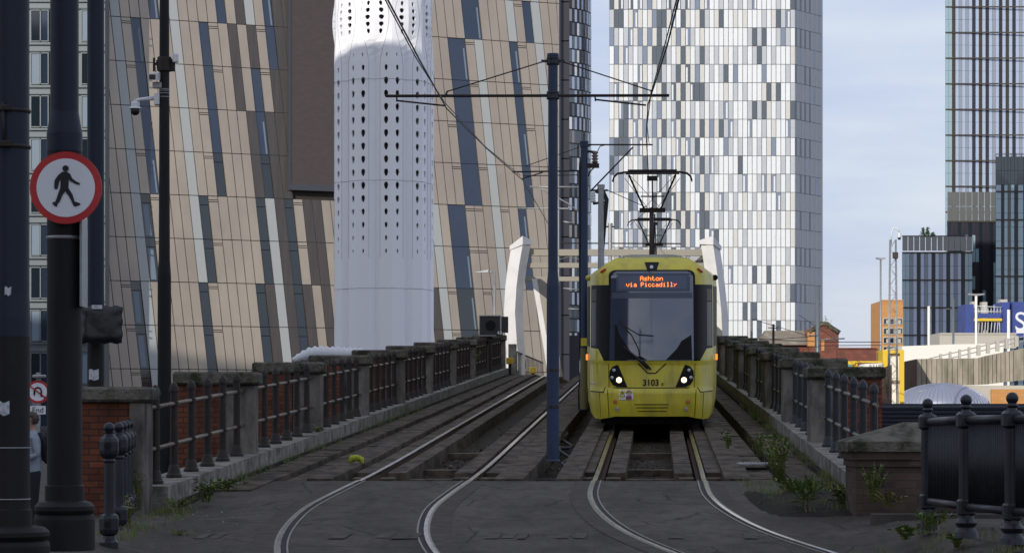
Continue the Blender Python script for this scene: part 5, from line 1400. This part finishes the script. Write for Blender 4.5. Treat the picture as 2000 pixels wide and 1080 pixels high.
tag(m.build('access_cover', 'galv'), 'grey ribbed metal cover plate beside the right track', 'cover')

# ---------------- foreground left ----------------
def big_post(px, d, wpx, base_w, zb, label, mlow='post_dark', mup='post_navy', split=None, baseh=.42, wtop=None):
    x = XX(px,d); t = thing('street_post', label, 'post', (x, d, zb)); r = wpx/2*d/F; rb = base_w/2*d/F
    zs = (ZZ(split,d)-zb) if split else 3.0; rt = (wtop or wpx)/2*d/F
    m = MB(); m.lathe([(r,baseh+.1),(r,zs-.15)], n=28); m.build('lower_shaft', mlow, t)
    m = MB(); m.lathe([(r*1.02,zs-.15),(r*1.02,zs),(rt,zs+.18),(rt,7.5)], n=28); m.build('upper_shaft', mup, t)
    m = MB(); m.lathe([(rb,0),(rb*1.0,baseh*.62),(rb*.97,baseh*.7),(rb*.90,baseh*.72),(rb*.99,baseh*.80),(rb*.99,baseh*.88),(rb*.86,baseh*.96),(r*1.12,baseh),(r*1.12,baseh+.12),(r,baseh+.13)], n=28); m.build('base', mlow, t)
    return t, r
tA, rA = big_post(22, 20.0, 72, 150, .40-.12, 'thick dark post cut by the left edge of the photo, with peeling paper', split=620, wtop=70)
for q in (1.02, .62): m = MB(); m.lathe([(rA+.004, q),(rA+.007,q+.004),(rA+.004,q+.008)], n=28); m.build('strap', 'galv', tA)
def sticker(T, r, ang, z, w_, h, mname, name='sticker'):
    m = MB(); vs = []
    for j in (0,1):
        for i in range(5): a = ang+(i/4-.5)*w_/r; vs.append(((r+.004)*sin(a), -(r+.004)*cos(a), z+j*h+.01*sin(i*2)))
    m.add(vs, [(i,i+1,i+6,i+5) for i in range(4)], 0, True); m.build(name, mname, T)
zA = tA.location.z
sticker(tA, rA, -.25, ZZ(810,20)-zA, .10, .10, 'paper'); sticker(tA, rA, 0.02, ZZ(578,20)-zA, .05, .06, 'paper')
m = MB()
for py in (218, 288): m.lathe([(rA+.004,ZZ(py,20)-zA-.015),(rA+.01,ZZ(py,20)-zA),(rA+.004,ZZ(py,20)-zA+.015)], n=28)
m.tube([(-.03,-rA-.03,ZZ(205,20)-zA),(-.02,-rA-.03,ZZ(290,20)-zA)], .012, 6); m.bev(-.07,.03,-rA-.05,-rA,ZZ(292,20)-zA,ZZ(280,20)-zA,.008); m.bev(-.05,.02,-rA-.05,-rA,ZZ(222,20)-zA,ZZ(210,20)-zA,.008); m.build('clamp', 'iron', tA)
tB, rB = big_post(126, 21.5, 68, 118, .43, 'dark post carrying the round pedestrian sign', split=262, wtop=55)
m = MB(); m.lathe([(rB+.003,ZZ(468,21.5)-.43),(rB+.008,ZZ(465,21.5)-.43),(rB+.003,ZZ(462,21.5)-.43)], n=28); m.build('strap', 'galv', tB)
m = MB(); z = ZZ(600,21.5)-.43; m.box(rB+.01, rB+.028, -.17, .12, z, z+.74); m.build('side_plate', 'galv', tB)
tC_, rC = big_post(187, 30, 33, 52, .30, 'slimmer dark blue post behind the sign post, with a bagged sign', split=590, baseh=.5)
sticker(tC_, rC, -.1, ZZ(742,30)-.30, .12, .12, 'paper')
# bagged sign
d = 29.7; t = thing('bagged_sign', 'sign wrapped in a wrinkled black bin bag on the slim blue post', 'sign', (XX(198,d), d, ZZ(634,d)))
m = MB(); rg = random.Random(12); nx_, nz_ = 16, 14; hw_, hh_ = .235, .215; vs = []
for j in range(nz_+1):
    for i in range(nx_+1):
        u, v = i/nx_*2-1, j/nz_*2-1; e = min(1-abs(u), 1-abs(v)); 
        vs.append((u*hw_*(1+.03*sin(v*9)), -.05*min(1, e*5)-rg.uniform(0,.0025)-.008*abs(sin(u*2.1+v*1.7+1)), v*hh_*(1+.04*sin(u*11))))
m.add(vs, [(j*(nx_+1)+i, j*(nx_+1)+i+1, (j+1)*(nx_+1)+i+1, (j+1)*(nx_+1)+i) for j in range(nz_) for i in range(nx_)], 0, True)
m.add([(x, .05-y*.5, z) for x, y, z in vs], [(j*(nx_+1)+i, (j+1)*(nx_+1)+i, (j+1)*(nx_+1)+i+1, j*(nx_+1)+i+1) for j in range(nz_) for i in range(nx_)], 0, True)
m.build('bag', 'bag', t); m = MB(); m.box(-.10,.02,-.075,-.068,.18,.225); m.build('tape', 'paper', t)
# pedestrian sign
d = 21.25; sx, sz = XX(128.5,d), ZZ(367,d); Rr = 70.5*d/F
t = thing('pedestrian_sign', 'round white sign with red border and a black walking figure', 'sign', (sx, d, sz))
m = MB(); m.disc((0,0), Rr, 0, 48, 0, .012); m.build('border', 'sign_red', t)
m = MB(); m.disc((0,0), Rr*.81, -.004, 48, 0, .003); m.build('face', 'sign_white', t)
k = d/F/2     # from zoom at 2x
def s2(u, v): return ((u-257)*k, (734-v)*k)
fig = MB()
fig.disc(s2(257,659), 12.5*k, -.010, 18, 0, .003)
for poly in ([(243,672),(262,672),(275,680),(283,698),(300,710),(313,716),(312,724),(296,720),(275,708),(270,701),(268,735),(284,760),(292,787),(315,795),(314,801),(293,808),(288,804),(276,778),(256,748),(244,765),(235,788),(226,797),(224,808),(215,807),(205,795),(208,789),(216,790),(222,775),(230,750),(236,735),(238,703),(232,712),(226,738),(218,741),(212,734),(214,705),(228,684)],):
    P_ = [s2(*p) for p in poly]; r_ = delaunay_2d_cdt([Vector(p) for p in P_], [], [list(range(len(P_)))[::-1]], 1, 1e-6)
    vs = [(p.x, -.010, p.y) for p in r_[0]]; fs = []
    for f in r_[2]:
        a, b, c = [r_[0][i] for i in f[:3]]; s_ = (b.x-a.x)*(c.y-a.y)-(b.y-a.y)*(c.x-a.x); fs.append(tuple(f) if s_ > 0 else tuple(f)[::-1])
    fig.add(vs, fs)
fig.build('walking_figure', 'sign_black', t)
m = MB(); m.box(-.12,.12,.012,.05,-.1,-.06); m.box(-.12,.12,.012,.05,.06,.1); m.build('bracket', 'galv', t)
# no U-turn sign with End plate
d = 66; t = thing('turn_sign', 'round no U turn sign with a small End plate glimpsed between the thick posts', 'sign', (XX(74,d), d, ZZ(765,d)))
m = MB(); m.disc((0,0), .30, 0, 32, 0, .01); m.build('border', 'sign_red', t)
m = MB(); m.disc((0,0), .235, -.005, 32, 0, .004); m.build('face', 'sign_white', t)
m = MB(); m.tube([(.09,-.012,-.12),(.09,-.012,.03),(.06,-.012,.09),(0,-.012,.115),(-.06,-.012,.09),(-.09,-.012,.03),(-.09,-.012,-.08)], .024, 8); m.build('arrow', 'sign_black', t)
m = MB(); m.tube([(-.2,-.03,.15),(.2,-.03,-.15)], .018, 8); m.build('slash', 'sign_red', t)
m = MB(); m.bev(-.2,.2,0,.012,-.58,-.36,.005); m.build('plate', 'sign_white', t); text('End', .2, (0,-.01,-.47), 'sign_black', t)
m = MB(); m.box(-.05,.05,.012,.06,-2.0,.5); m.build('post', 'galv', t)
m = MB(); m.bev(-.12,.2,-.15,.1,.36,.44,.02); m.build('lamp', 'galv', t)
# camera pole
d = 45; t = thing('camera_pole', 'tall dark pole with white security cameras behind the left parapet', 'pole', (XX(321,d), d, 0))
cp = lambda px, py: Vector(W(px,py,d))-t.location
r = 22/2*d/F; zt = ZZ(-60,d)
m = MB(); m.lathe([(r*1.2,0),(r*1.2,ZZ(530,d)-.1),(r,ZZ(530,d)+.2),(r*.85,ZZ(30,d)),(r*.8,zt)], n=20); m.build('mast', 'post_dark', t)
m = MB(); a = cp(321,112).z; b = cp(321,140).z; m.lathe([(r*1.2,b),(r*1.25,b+.01),(r*1.25,a-.01),(r*1.2,a)], n=20)
m.box(cp(299,0).x, cp(303,0).x, -.03,.03, cp(0,140).z, cp(0,114).z); m.box(cp(303,0).x, cp(312,0).x, -.02,.02, cp(0,128).z, cp(0,124).z); m.tube([cp(306,118), cp(308,138)], .012, 6); m.box(cp(332,0).x, cp(342,0).x, -.03,.03,cp(0,140).z,cp(0,116).z)
m.build('collar', 'iron', t)
m = MB(); p = cp(343,115); m.bev(p.x-.045,p.x+.055,-.1,.0,p.z-.08,p.z+.08,.015); m.build('antenna_box', 'white_box', t)
m = MB(); p = cp(303,156); m.hexa([(p.x-.08,-.28,p.z-.05),(p.x+.06,-.28,p.z-.05),(p.x+.12,.05,p.z+.0),(p.x,.05,p.z+.0)],[(p.x-.08,-.28,p.z+.07),(p.x+.06,-.28,p.z+.07),(p.x+.12,.05,p.z+.13),(p.x,.05,p.z+.13)]); o = m.build('camera', 'white_box', t)
m = MB(); m.box(p.x-.065,p.x+.045,-.29,-.284,p.z-.035,p.z+.05); m.build('lens', 'black', o)
m = MB(); p = cp(312,167); m.bev(p.x-.12,p.x+.1,-.08,.02,p.z-.06,p.z+.05,.01); m.build('mount', 'galv', t)
m = MB(); p = cp(306,194); m.bev(p.x-.04,p.x+.06,-.08,.08,p.z-.11,p.z+.10,.012); m.tube([cp(304,192), cp(272,195), cp(262,199)], [.04,.03,.03], 10); m.build('dome_arm', 'white_box', t)
p = cp(264,207); m = MB(); m.lathe([(.05,.07),(.075,.05),(.08,-.02),(.115,-.045),(.115,-.055),(.06,-.06)], tuple(p), 16); o = m.build('dome_housing', 'white_box', t)
m = MB(); sphere(m, (p.x,p.y,p.z-.09), .082, 0, 16); m.build('dome', 'black', o)
m = MB()
for py in (175,178,183,190): m.lathe([(r*.93,cp(0,py).z-.006),(r*.95,cp(0,py).z),(r*.93,cp(0,py).z+.006)], n=20)
m.build('strap', 'galv', t)
# cast iron bollard row (old guard rail posts)
lbl = ['nearest and tallest of the ball topped iron bollards at the left','second ball topped iron bollard, half hidden by the nearest','third ball topped iron bollard in the row','fourth ball topped iron bollard in the row','fifth ball topped iron bollard in the row','farthest ball topped iron bollard, against the brick end pier']
bp = [(213,24,829),(232,26.3,828),(240,27.6,826),(246.5,28.6,824),(251.5,29.4,822),(256,30.1,820)]
proto = None
for (px, d, top), lb in zip(bp, lbl):
    zb = ZZ(top,d)-1.12
    if proto is None:
        proto = thing('bollard', lb, 'bollard', (XX(px,d), d, zb), 0, 'row of iron bollards by the left kerb')
        m = MB(); m.lathe([(.09,-.15),(.09,.02),(.06,.05),(.055,.08),(.085,.10),(.094,.14),(.094,.24),(.085,.27),(.052,.29),(.05,.34),(.047,.76),(.06,.78),(.052,.80),(.075,.82),(.09,.85),(.094,.88),(.094,.96),(.085,.99),(.05,1.02),(.04,1.04),(.06,1.05),(.04,1.06)], n=8, smooth=False); m.build('shaft', 'iron_blue', proto)
        m = MB(); sphere(m, (0,0,1.09), .052); m.build('ball', 'iron_blue', proto)
        for zz in (.19, .92): m = MB(); m.tube([(0,-.096,zz),(0,-.086,zz)], .032, 12); m.build('socket', 'void', proto)
    else: dup(proto, lb, (XX(px,d), d, zb))
# low rail behind left parapet, noticeboard
d = 50; m = MB()
for py in (826, 838): m.tube([W(300,py,d), W(372,py+1,d)], .03, 6)
tag(m.build('street_rail', 'iron_blue'), 'blue handrail down on the street, seen through the first left railing panel', 'railing')
d = 52; m = MB(); a, b = W(500,812,d), W(516,772,d); m.box(a.x,b.x,d,d+.05,a.z,b.z); m.box(a.x-.03,b.x+.03,d+.052,d+.1,a.z-.03,b.z+.03,1); m.lathe([(.001,0),(.04,0)], (0,0,0), 4) if False else None
t = m.build('yellow_board', ['sign_yellow','d_glass']); tag(t, 'yellow and blue board glimpsed through the left railing', 'sign')

# ---------------- person between the posts ----------------
def skinned(name, pts, edges_, mats, parent=None, sub=2):
    me = bpy.data.meshes.new(name); me.from_pydata([p[:3] for p in pts], edges_, [])
    o = bpy.data.objects.new(name, me); C.objects.link(o)
    sk = o.modifiers.new('s', 'SKIN'); ss = o.modifiers.new('u', 'SUBSURF'); ss.levels = sub; ss.render_levels = sub
    for i, p in enumerate(pts): me.skin_vertices[0].data[i].radius = (p[3], p[4] if len(p) > 4 else p[3])
    me.skin_vertices[0].data[0].use_root = True
    dg = bpy.context.evaluated_depsgraph_get(); dg.update(); e = bpy.data.meshes.new_from_object(o.evaluated_get(dg))
    bpy.data.objects.remove(o); e.name = name
    e.materials.clear(); [e.materials.append(M[q]) for q in mats]
    for p in e.polygons: p.use_smooth = True
    q = bpy.data.objects.new(name, e); C.objects.link(q)
    if parent: q.parent = parent
    return q
d = 35; px_ = 66; ht = 1.68; zf = ZZ(808,d)-ht
per = thing('person', 'person in a grey blue top and dark trousers looking down, between the thick posts', 'person', (XX(px_,d), d, zf), R(18))
me_ = bpy.data.meshes  # body facing -x slightly (towards the left edge)
B = [(0,0,.92,.13,.16),(0,0,1.08,.11,.14),(0,0,1.25,.12,.17),(0,0,1.38,.10,.15),(-.02,0,1.45,.055),(-.035,0,1.52,.055),
     (-.01,.17,1.37,.055),(.03,.23,1.12,.045),(-.18,.16,1.06,.036),(-.28,.06,1.10,.026),
     (-.01,-.17,1.37,.055),(.03,-.23,1.12,.045),(-.18,-.16,1.06,.036),(-.28,-.04,1.09,.026),
     (0,.09,.86,.095),(-.01,.10,.48,.065),(.02,.10,.08,.042),(-.12,.10,.04,.04),
     (0,-.09,.86,.095),(-.01,-.10,.48,.065),(.02,-.10,.08,.042),(-.12,-.10,.04,.04)]
E = [(0,1),(1,2),(2,3),(3,4),(4,5),(3,6),(6,7),(7,8),(8,9),(3,10),(10,11),(11,12),(12,13),(0,14),(14,15),(15,16),(16,17),(0,18),(18,19),(19,20),(20,21)]
# head and fingers joined to the same skeleton
B += [(-.05,0,1.60,.088,.075)]; E += [(5,22)]
B += [(-.06,0,1.66,.06,.055)]; E += [(22,23)]
for hb_, sy in ((9,1),(13,-1)):
    hx, hy, hz = B[hb_][:3]; i0 = len(B); B.append((hx-.06,hy-.01*sy,hz-.01,.022)); E.append((hb_,i0))
    for f in range(4):
        i1 = len(B); B.append((hx-.095,hy-.03+.02*f,hz-.015-.004*abs(f-1.5),.0085)); E.append((i0,i1)); i2 = len(B); B.append((hx-.12+.004*f,hy-.03+.02*f,hz-.045,.0075)); E.append((i1,i2))
    i1 = len(B); B.append((hx-.06,hy-.035*sy,hz+.02,.009)); E.append((i0,i1)); i2 = len(B); B.append((hx-.09,hy-.045*sy,hz+.02,.008)); E.append((i1,i2))
body_ = skinned('body', B, E, ['skin','shirt','trouser'], per)
for p in body_.data.polygons:
    c = p.center
    p.material_index = 0 if (c.z > 1.455 or c.x < -.27) else (1 if c.z > .90 else 2)
m = MB(); sphere(m, (-.030,0,1.615), .105, 0, 18, 1.0)
hair = MB()
for f in m.f:
    cx = sum(m.v[i][0] for i in f)/len(f); cz = sum(m.v[i][2] for i in f)/len(f)
    if cz > 1.64 or (cx > -.03 and cz > 1.55): hair.add([m.v[i] for i in f], [tuple(range(len(f)))], 0, True)
hair.build('hair', 'hair', per)
m = MB(); sphere(m, (-.155,0,1.60), .018, 0, 8, 1.4); m.build('nose', 'skin', per)
m = MB(); [sphere(m, (-.137,q,1.625), .011, 0, 8) for q in (-.032,.032)]; m.build('eyes', 'black', per)
m = MB(); m.tube([(-.141,-.025,1.565),(-.146,0,1.563),(-.141,.025,1.565)], .006, 6); m.build('mouth', 'sign_purple', per)
m = MB(); m.tube([(.07,.10,1.42),(.13,.10,1.3),(.13,.09,1.1)], .04, 6); m.tube([(.07,-.10,1.42),(.13,-.10,1.3),(.13,-.09,1.1)], .04, 6); m.bev(.12,.26,-.15,.15,1.0,1.42,.05); m.build('backpack', 'trouser', per)
m = MB(); m.bev(-.41,-.335,-.035,.045,1.10,1.115,.004); tag(m.build('phone', 'black', None), 'small dark phone held by the person between the posts', 'phone')
o = bpy.data.objects['phone']; o.location = per.location; o.rotation_euler = per.rotation_euler

# ---------------- plants ----------------
def weed(px, py, d, h, w_, n_, label, mats=('leaf','leaf2'), spiky=False, seed=1, z=None, name='weed', grp='weeds growing along the track'):
    rg = random.Random(seed*31+int(px)); v0 = W(px, py, d); zz = v0.z if z is None else z
    t = thing(name, label, 'plant', (v0.x, d, zz), 0, grp)
    st = MB(); lf = MB()
    for s in range(max(4, n_//14)):
        a = rg.uniform(0, 2*pi); ln = rg.uniform(.5, 1)*h; ex = rg.uniform(.1, 1)*w_/2
        top = Vector((cos(a)*ex, sin(a)*ex, ln)); mid = top*.55+Vector((0,0,ln*.12)); base = Vector((cos(a)*ex*.25, sin(a)*ex*.25, -.03))
        st.tube([base, mid, top], [.006,.004,.002], 4)
        for k in range(14):
            f = rg.uniform(.15, 1); p = base.lerp(mid, f*2) if f < .5 else mid.lerp(top, f*2-1)
            b = rg.uniform(0, 2*pi); L_ = rg.uniform(.35,.9)*h if spiky else rg.uniform(.03,.075); dr_ = Vector((cos(b), sin(b), rg.uniform(-.2,.8 if not spiky else 1.8))).normalized(); sd_ = dr_.cross(Vector((rg.random(), rg.random(), 1))).normalized()*L_*(.26 if not spiky else .07)
            q = p+dr_*L_*.5
            lf.add([p, q+sd_, p+dr_*L_, q-sd_], [(0,1,2,3)], rg.choice((0,0,1)))
    st.build('stem', 'leaf2', t); lf.build('foliage', list(mats), t); return t
def zrow(py, s_off=0): return None
weed(1520, 935, 35.6, .62, .55, 420, 'large leafy weed clump in front of the right parapet', seed=1)
weed(1482, 888, 39.5, .38, .45, 200, 'weed behind the ribbed cover plate', seed=2)
weed(1424, 872, 41.5, .25, .3, 120, 'small bright weed beside the tram track upstand', seed=3)
weed(1503, 905, 38, .45, .5, 200, 'tall feathery weed against the right kerb', seed=13)
weed(1574, 985, 29.6, .26, .25, 130, 'tuft of spiky green grass on the right verge', spiky=True, seed=4)
weed(1640, 985, 29.8, .24, .5, 260, 'low bushy weed left of the squat brick pier', seed=5)
weed(1545, 960, 31.5, .2, .5, 160, 'low weeds creeping over the right verge', seed=6)
weed(1705, 975, 28.2, .42, .35, 220, 'tall weed growing up the face of the squat brick pier', seed=7)
weed(1738, 985, 27.9, .15, .5, 160, 'dry weeds at the foot of the squat brick pier', ('drygrass','leaf2'), seed=8)
weed(1815, 1030, 24.2, .14, .42, 180, 'grass tuft at the foot of the first guard rail post', spiky=True, seed=9)
weed(1770, 1047, 23.8, .10, .35, 140, 'dark weeds left of the guard rail', seed=10)
weed(1868, 1062, 22.6, .08, .4, 140, 'short weeds between the guard rail posts', seed=14)
weed(1990, 1060, 21.3, .16, .3, 150, 'grass at the foot of the rightmost guard rail post', spiky=True, seed=15)
weed(402, 975, 31.0, .26, .35, 240, 'leafy weed at the base of the left kerb', seed=16)
weed(445, 955, 32.5, .14, .5, 160, 'small weeds along the left kerb beyond the leafy one', seed=17)
weed(618, 868, 43.8, .36, .3, 170, 'weed growing beside the third left pier', seed=18)
weed(345, 985, 29.6, .08, .6, 200, 'low grass strip below the left kerb', spiky=True, seed=19)
weed(352, 1043, 26.5, .05, .4, 200, 'flat patch of moss grass on the road surface at left', spiky=True, seed=20)
weed(270, 990, 29.6, .6, .3, 90, 'thin straggly weed in front of the brick end pier', ('leaf2','leaf2'), seed=21)
weed(245, 1030, 27.0, .35, .3, 200, 'dry brown weeds behind the bollard row', ('drygrass','leaf'), seed=22)
weed(930, 700, 76, .2, .5, 60, 'tiny weeds near the top of the left walkway', seed=23)
weed(1616, 642, 148, .9, .8, 120, 'bush growing on the top of the brick gable', seed=24, grp='wall top plants')
weed(1735, 770, 96, 1.2, .9, 160, 'yellow green bush beside the lattice mast', ('leaf2','leaf'), seed=25, grp='wall top plants')
rg = random.Random(5)
gm = MB()
def blades(x, y, z, n_, sp, h):
    for _ in range(n_):
        a = rg.gauss(x, sp); b = rg.gauss(y, sp*2.2); hh = h*rg.uniform(.3, 1.2); l1 = rg.uniform(-.5,.5)*hh; l2 = rg.uniform(-.3,.3)*hh; w_ = rg.uniform(.003,.008)
        q = rg.uniform(0, pi); gm.add([(a-w_*cos(q), b-w_*sin(q), z-.02),(a+w_*cos(q), b+w_*sin(q), z-.02),(a+l1, b+l2, z+hh)], [(0,1,2)], rg.choice((0,0,1,2)))
for k in range(120):
    y = rg.uniform(29.5, 60)**1; blades(xl(y)+.14, y, deck(y)+(.04 if y > 33 else -.02), rg.choice((0,6,14,30)), .05, .09)
for k in range(120):
    y = rg.uniform(30.5, 62); blades(xr(y)-.15, y, deck(y)+.03, rg.choice((0,8,16,40)), .06, .10)
for k in range(150):
    x = rg.uniform(3.0, 4.9); y = rg.uniform(29.0, 34.5); blades(x, y, rz(x, y)+.06, rg.choice((0,5,10,30)), .07, .09)
for k in range(40):
    x = rg.uniform(-4.25, -3.7); y = rg.uniform(24.5, 31); blades(x, y, rz(x, y)+.01, rg.choice((6,14,26)), .06, .09)
for k in range(60):
    x = rg.uniform(3.3, 4.4); y = rg.uniform(20.8, 24.8); blades(x, y, rz(x, y)+.01, rg.choice((0,6,20)), .05, .07)
tag(gm.build('grass', ['leaf','leaf2','drygrass']), 'thin grass and dry stalks growing out of the joints along both kerbs', 'grass', kind='stuff')
st = MB()
for k in range(2600):
    y = 35.3+abs(rg.gauss(0, 9)); ch = rg.choice((0,1,2,3,4))
    x = {0: cL(y)+rg.uniform(-.55,.55), 1: cR(y)+rg.uniform(-.6,.6), 2: cR(y)-1.75+rg.uniform(-.35,.45), 3: cR(y)+1.5+rg.uniform(-.1,.6), 4: xl(y)+1.25+rg.uniform(-.2,.25)}[ch]
    z = deck(y)-.26; q = rg.uniform(.012,.045); v = [(x+rg.uniform(-q,q), y+rg.uniform(-q,q), z+rg.uniform(-q*.3,q)) for _ in range(5)]
    st.add(v, [(0,1,2),(0,2,3),(0,3,4),(0,4,1),(1,2,3),(1,3,4)], rg.choice((0,0,1)))
tag(st.build('rubble', ['deck_concrete','pier_concrete']), 'small stones and broken mortar lying in the channels of the track bed', 'rubble', kind='stuff')
# hi-vis thing lying in the channel, litter
d = 38.6; v = W(690, 897, d); m = MB(); m.tube([v+Vector((-.06,0,-.04)), v+Vector((-.02,.02,.02)), v+Vector((.06,0,.03)), v+Vector((.12,.05,.0)), v+Vector((.14,0,-.06))], [.03,.055,.045,.05,.02], 7); tag(m.build('vest', 'hivis'), 'crumpled lime yellow vest lying beside the left track', 'vest')
rg = random.Random(77); 
m = MB()
for k in range(60):
    if k < 26: px, py = rg.uniform(1560,1790), rg.uniform(960,985)
    elif k < 44: px, py = rg.uniform(280,480), rg.uniform(990,1050)
    else: px, py = rg.uniform(1040,1130), rg.uniform(905,935)
    dd = F*2.35/(py-605); x = XX(px,dd); z = rz(x,dd)+(.08 if k < 26 else .012) if dd < ROAD_END else deck(dd)-.30; s = rg.uniform(.008,.03)
    a = rg.uniform(0,pi); m.add([(x-s*cos(a),dd-s*sin(a),z),(x+s*.4,dd-s,z+s*.4),(x+s*cos(a),dd+s*sin(a),z+.01),(x-s*.4,dd+s,z+s*.3)], [(0,1,2,3)])
o = m.build('litter', 'paper'); tag(o, 'scraps of pale litter and grit scattered over the road edges and track bed', 'litter', kind='stuff')

# ---------------- unseen blocks added outside the frame to cast shade on the scene ----------------
def off_block(x0, x1, y0, y1, h, label, slope=0):
    t = thing('shade_block', label, 'building', (x0, y0, 0)); m = MB()
    m.hexa([(0,0,0),(x1-x0,0,0),(x1-x0,y1-y0,0),(0,y1-y0,0)], [(0,0,h),(x1-x0,0,h-slope),(x1-x0,y1-y0,h-slope),(0,y1-y0,h)]); m.build('wall', 'old_brick', t)
    m = MB(); k = int((x1-x0)/3.2)
    for r in range(int(h/3.6)-1):
        for i in range(k):
            xa = (x1-x0)*(i+.2)/k; m.box(xa, xa+1.6, y1-y0+.003, y1-y0+.06, 1.2+r*3.6, 3.2+r*3.6)
    o = m.build('window', 'f_glass_dark', t); o['kind'] = 'stuff'
off_block(-128, -46, -95, -75, 77, 'large unseen brick block added behind the viewer to throw the street into shade')
off_block(-41, -28.5, 92, 100, 44.6, 'unseen brick block added left of the view to shade the white tower', -0)

off_block(-104, -72, 92, 100, 53.5, 'wide unseen brick block added far left of the view to shade the foot of the tan building', 0)
